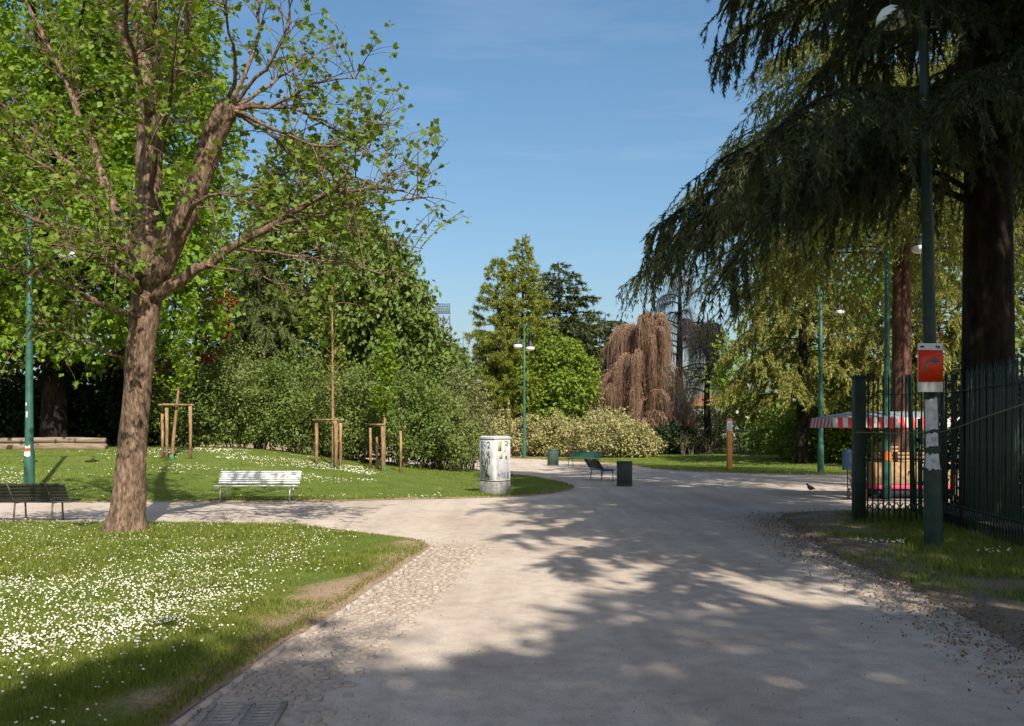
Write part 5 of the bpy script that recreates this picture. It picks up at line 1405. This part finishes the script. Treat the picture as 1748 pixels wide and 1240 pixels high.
# ------------------------------------------------------------------ pale building glimpsed between the trunks
bd = thing('pale_building', 'pale low building glimpsed between the dark trunks beyond the signpost', 'building', (X(1232, 120), 120, 0))
mb = MB(); box(mb, (0, 3, 2.6), (8, 6, 5.4)); mb.build('wall', M['wall_white'], bd)
mb = MB(); mb.add([[-4.4,-.4,5.3],[4.4,-.4,5.3],[4.4,6.4,5.3],[-4.4,6.4,5.3],[-2.4,3,7],[2.4,3,7]], [[0,1,5,4],[2,3,4,5]]); mb.add([[-4.4,-.4,5.3],[-4.4,6.4,5.3],[-2.4,3,7],[4.4,-.4,5.3],[4.4,6.4,5.3],[2.4,3,7]], [[1,0,2],[3,4,5]]); mb.build('roof', M['roof_tile'], bd)
for i in range(3):
    mb = MB(); box(mb, (-2.6+i*2.6, -.02, 3.4), (1.1, .06, 1.6)); mb.build('window', M['glass_dark'], bd)

# ------------------------------------------------------------------ pigeon
pg = thing('pigeon', 'small dark pigeon walking on the sunlit patch of path near the gate', 'bird', (X(1383, 24), 24, 0), R(-150))
mb = MB(); s = np.array([(-.19,.10,.008),(-.13,.105,.03),(-.06,.115,.052),(0,.13,.062),(.05,.155,.05),(.08,.19,.030),(.10,.222,.026),(.125,.232,.027),(.145,.230,.016),(.165,.224,.004)])
tube(mb, np.stack([s[:, 0], 0*s[:, 0], s[:, 1]], -1), s[:, 2], 12); mb.build('body', M['pigeon'], pg, True)
for sy in (-1, 1):
    mb = MB(); tube(mb, [[0, sy*.022, .09], [.004, sy*.024, .0]], .005, 5); tube(mb, [[-.01, sy*.024, .005], [.035, sy*.028, .005]], .004, 5); mb.build('leg', M['pink'], pg)

# ------------------------------------------------------------------ two far people beyond the lawn
def person(label, loc, rz, shirt, pants):
    J = {'pel':(0,0,.95),'sp':(0,0,1.15),'ch':(0,.0,1.35),'nk':(0,0,1.50),'hd':(0,-.02,1.60),'ht':(0,-.01,1.70),'ls':(.17,0,1.41),'le':(.24,.03,1.15),'lw':(.24,-.08,.92),'lh':(.24,-.12,.84),
         'rs':(-.17,0,1.41),'re':(-.25,.02,1.15),'rw':(-.22,-.10,.95),'rh':(-.21,-.15,.88),'lp':(.10,0,.92),'lk':(.11,-.05,.50),'la':(.12,.03,.08),'lt':(.13,-.12,.04),'rp':(-.10,0,.92),'rk':(-.12,.02,.50),'ra':(-.12,.10,.08),'rt':(-.13,-.06,.04)}
    rad = {'pel':.15,'sp':.135,'ch':.155,'nk':.055,'hd':.095,'ht':.075,'ls':.065,'le':.048,'lw':.035,'lh':.035,'rs':.065,'re':.048,'rw':.035,'rh':.035,'lp':.095,'lk':.065,'la':.045,'lt':.035,'rp':.095,'rk':.065,'ra':.045,'rt':.035}
    Eg = [('pel','sp'),('sp','ch'),('ch','nk'),('nk','hd'),('hd','ht'),('ch','ls'),('ls','le'),('le','lw'),('lw','lh'),('ch','rs'),('rs','re'),('re','rw'),('rw','rh'),('pel','lp'),('lp','lk'),('lk','la'),('la','lt'),('pel','rp'),('rp','rk'),('rk','ra'),('ra','rt')]
    ks = list(J); me = bpy.data.meshes.new('skeleton'); me.from_pydata([J[k] for k in ks], [(ks.index(a), ks.index(b)) for a, b in Eg], [])
    o = bpy.data.objects.new('skeleton', me); C.objects.link(o); o.modifiers.new('s', 'SKIN'); 
    for i, k in enumerate(ks): me.skin_vertices[0].data[i].radius = (rad[k], rad[k]*.85); me.skin_vertices[0].data[i].use_root = (k == 'pel')
    ss = o.modifiers.new('u', 'SUBSURF'); ss.levels = 1
    dg = bpy.context.evaluated_depsgraph_get(); nm = bpy.data.meshes.new_from_object(o.evaluated_get(dg)); bpy.data.objects.remove(o)
    nm.materials.clear()
    for m in (M['skin'], shirt, pants, M['hair']): nm.materials.append(m)
    for p in nm.polygons:
        c = p.center; p.use_smooth = True
        p.material_index = 2 if (c.z < .98 and abs(c.x) < .19) else (0 if (c.z < .98 or c.z > 1.47) else 1)
        if c.z > 1.66 or (c.z > 1.56 and c.y > .01): p.material_index = 3
    t = thing('person', label, 'person', loc, rz); b = put('body', nm, t)
    return t
xp = X(1281, 62); person('distant person in pale blue top standing behind the low stems', (xp, 62, G(xp, 62)), R(20), M['cloth_white'], M['cloth_blue'])
xp = X(1301, 64); person('distant person in dark clothes right of the one in pale blue', (xp, 64, G(xp, 64)), R(-60), M['cloth_dark'], M['cloth_dark'])
# thin coppiced stems at the back of the far lawn
for i, px in enumerate([1165,1180,1192,1210,1222,1232,1256,1268,1290,1312]):
    Dd = 56+rng.uniform(-1, 1.5); x = X(px, Dd); t = thing('bare_stem_shrub', ['first','second','third','fourth','fifth','sixth','seventh','eighth','ninth','tenth'][i]+' from the left of the thin bare shrubs at the back of the far lawn', 'shrub', (x, Dd, G(x, Dd)), 0, 'thin bare shrubs')
    mb = MB()
    for _ in range(9):
        a = rng.uniform(0, 6.28); h = rng.uniform(.7, 1.7); tube(mb, [[.1*math.cos(a), .1*math.sin(a), -.05], [.22*math.cos(a), .2*math.sin(a), h*.5], [.45*math.cos(a)*rng.uniform(.3, 1.2), .4*math.sin(a), h]], [.022, .016, .006], 5, cap=False)
    mb.build('stems', M['bark_grey'], t, True)
    lm = MB(); n = 60; P = rng.normal(0, .28, (n, 3))*np.array([1, 1, .8])+np.array([0, 0, .9]); leaves(lm, P, rvec(n), rvec(n), np.full(n, .13), np.full(n, .07)); lm.build('foliage', M['leaf_brownish'], t)

# longer grass round the feet of trunk, posts, stakes and cabinet
TU = [(X(214, 14.1), 14.1, .42, 900), (X(50, 21.7), 21.7, .16, 150), (X(845, 22.85), 22.85, .42, 500), (RL[0], RL[1], .17, 260), (A[0], A[1], .16, 200)]
for o in list(C.objects):
    if o.name.startswith('staked_sapling'):
        for ch in o.children:
            if ch.name.startswith('stake') or ch.name.startswith('trunk_guard'):
                v = ch.data.vertices[0].co; TU.append((o.location.x+v.x, o.location.y+v.y, .09, 70))
for k in range(28):
    c = A+(B-A)*(k/14) if k < 14 else B+(E-B)*((k-14)/14); TU.append((c[0], c[1], .08, 60))
PT = []
for x, y, r, n in TU:
    a = rng.uniform(0, 6.28, n); q = r*(1+np.abs(rng.normal(0, .35, n))); PT.append(np.stack([x+np.cos(a)*q, y+np.sin(a)*q], -1))
PT = np.concatenate(PT)
blades('grass_tufts', len(PT), lambda n: (np.column_stack([PT, gz(PT[:, 0], PT[:, 1])+.015]), np.ones(n)), .13, .012)
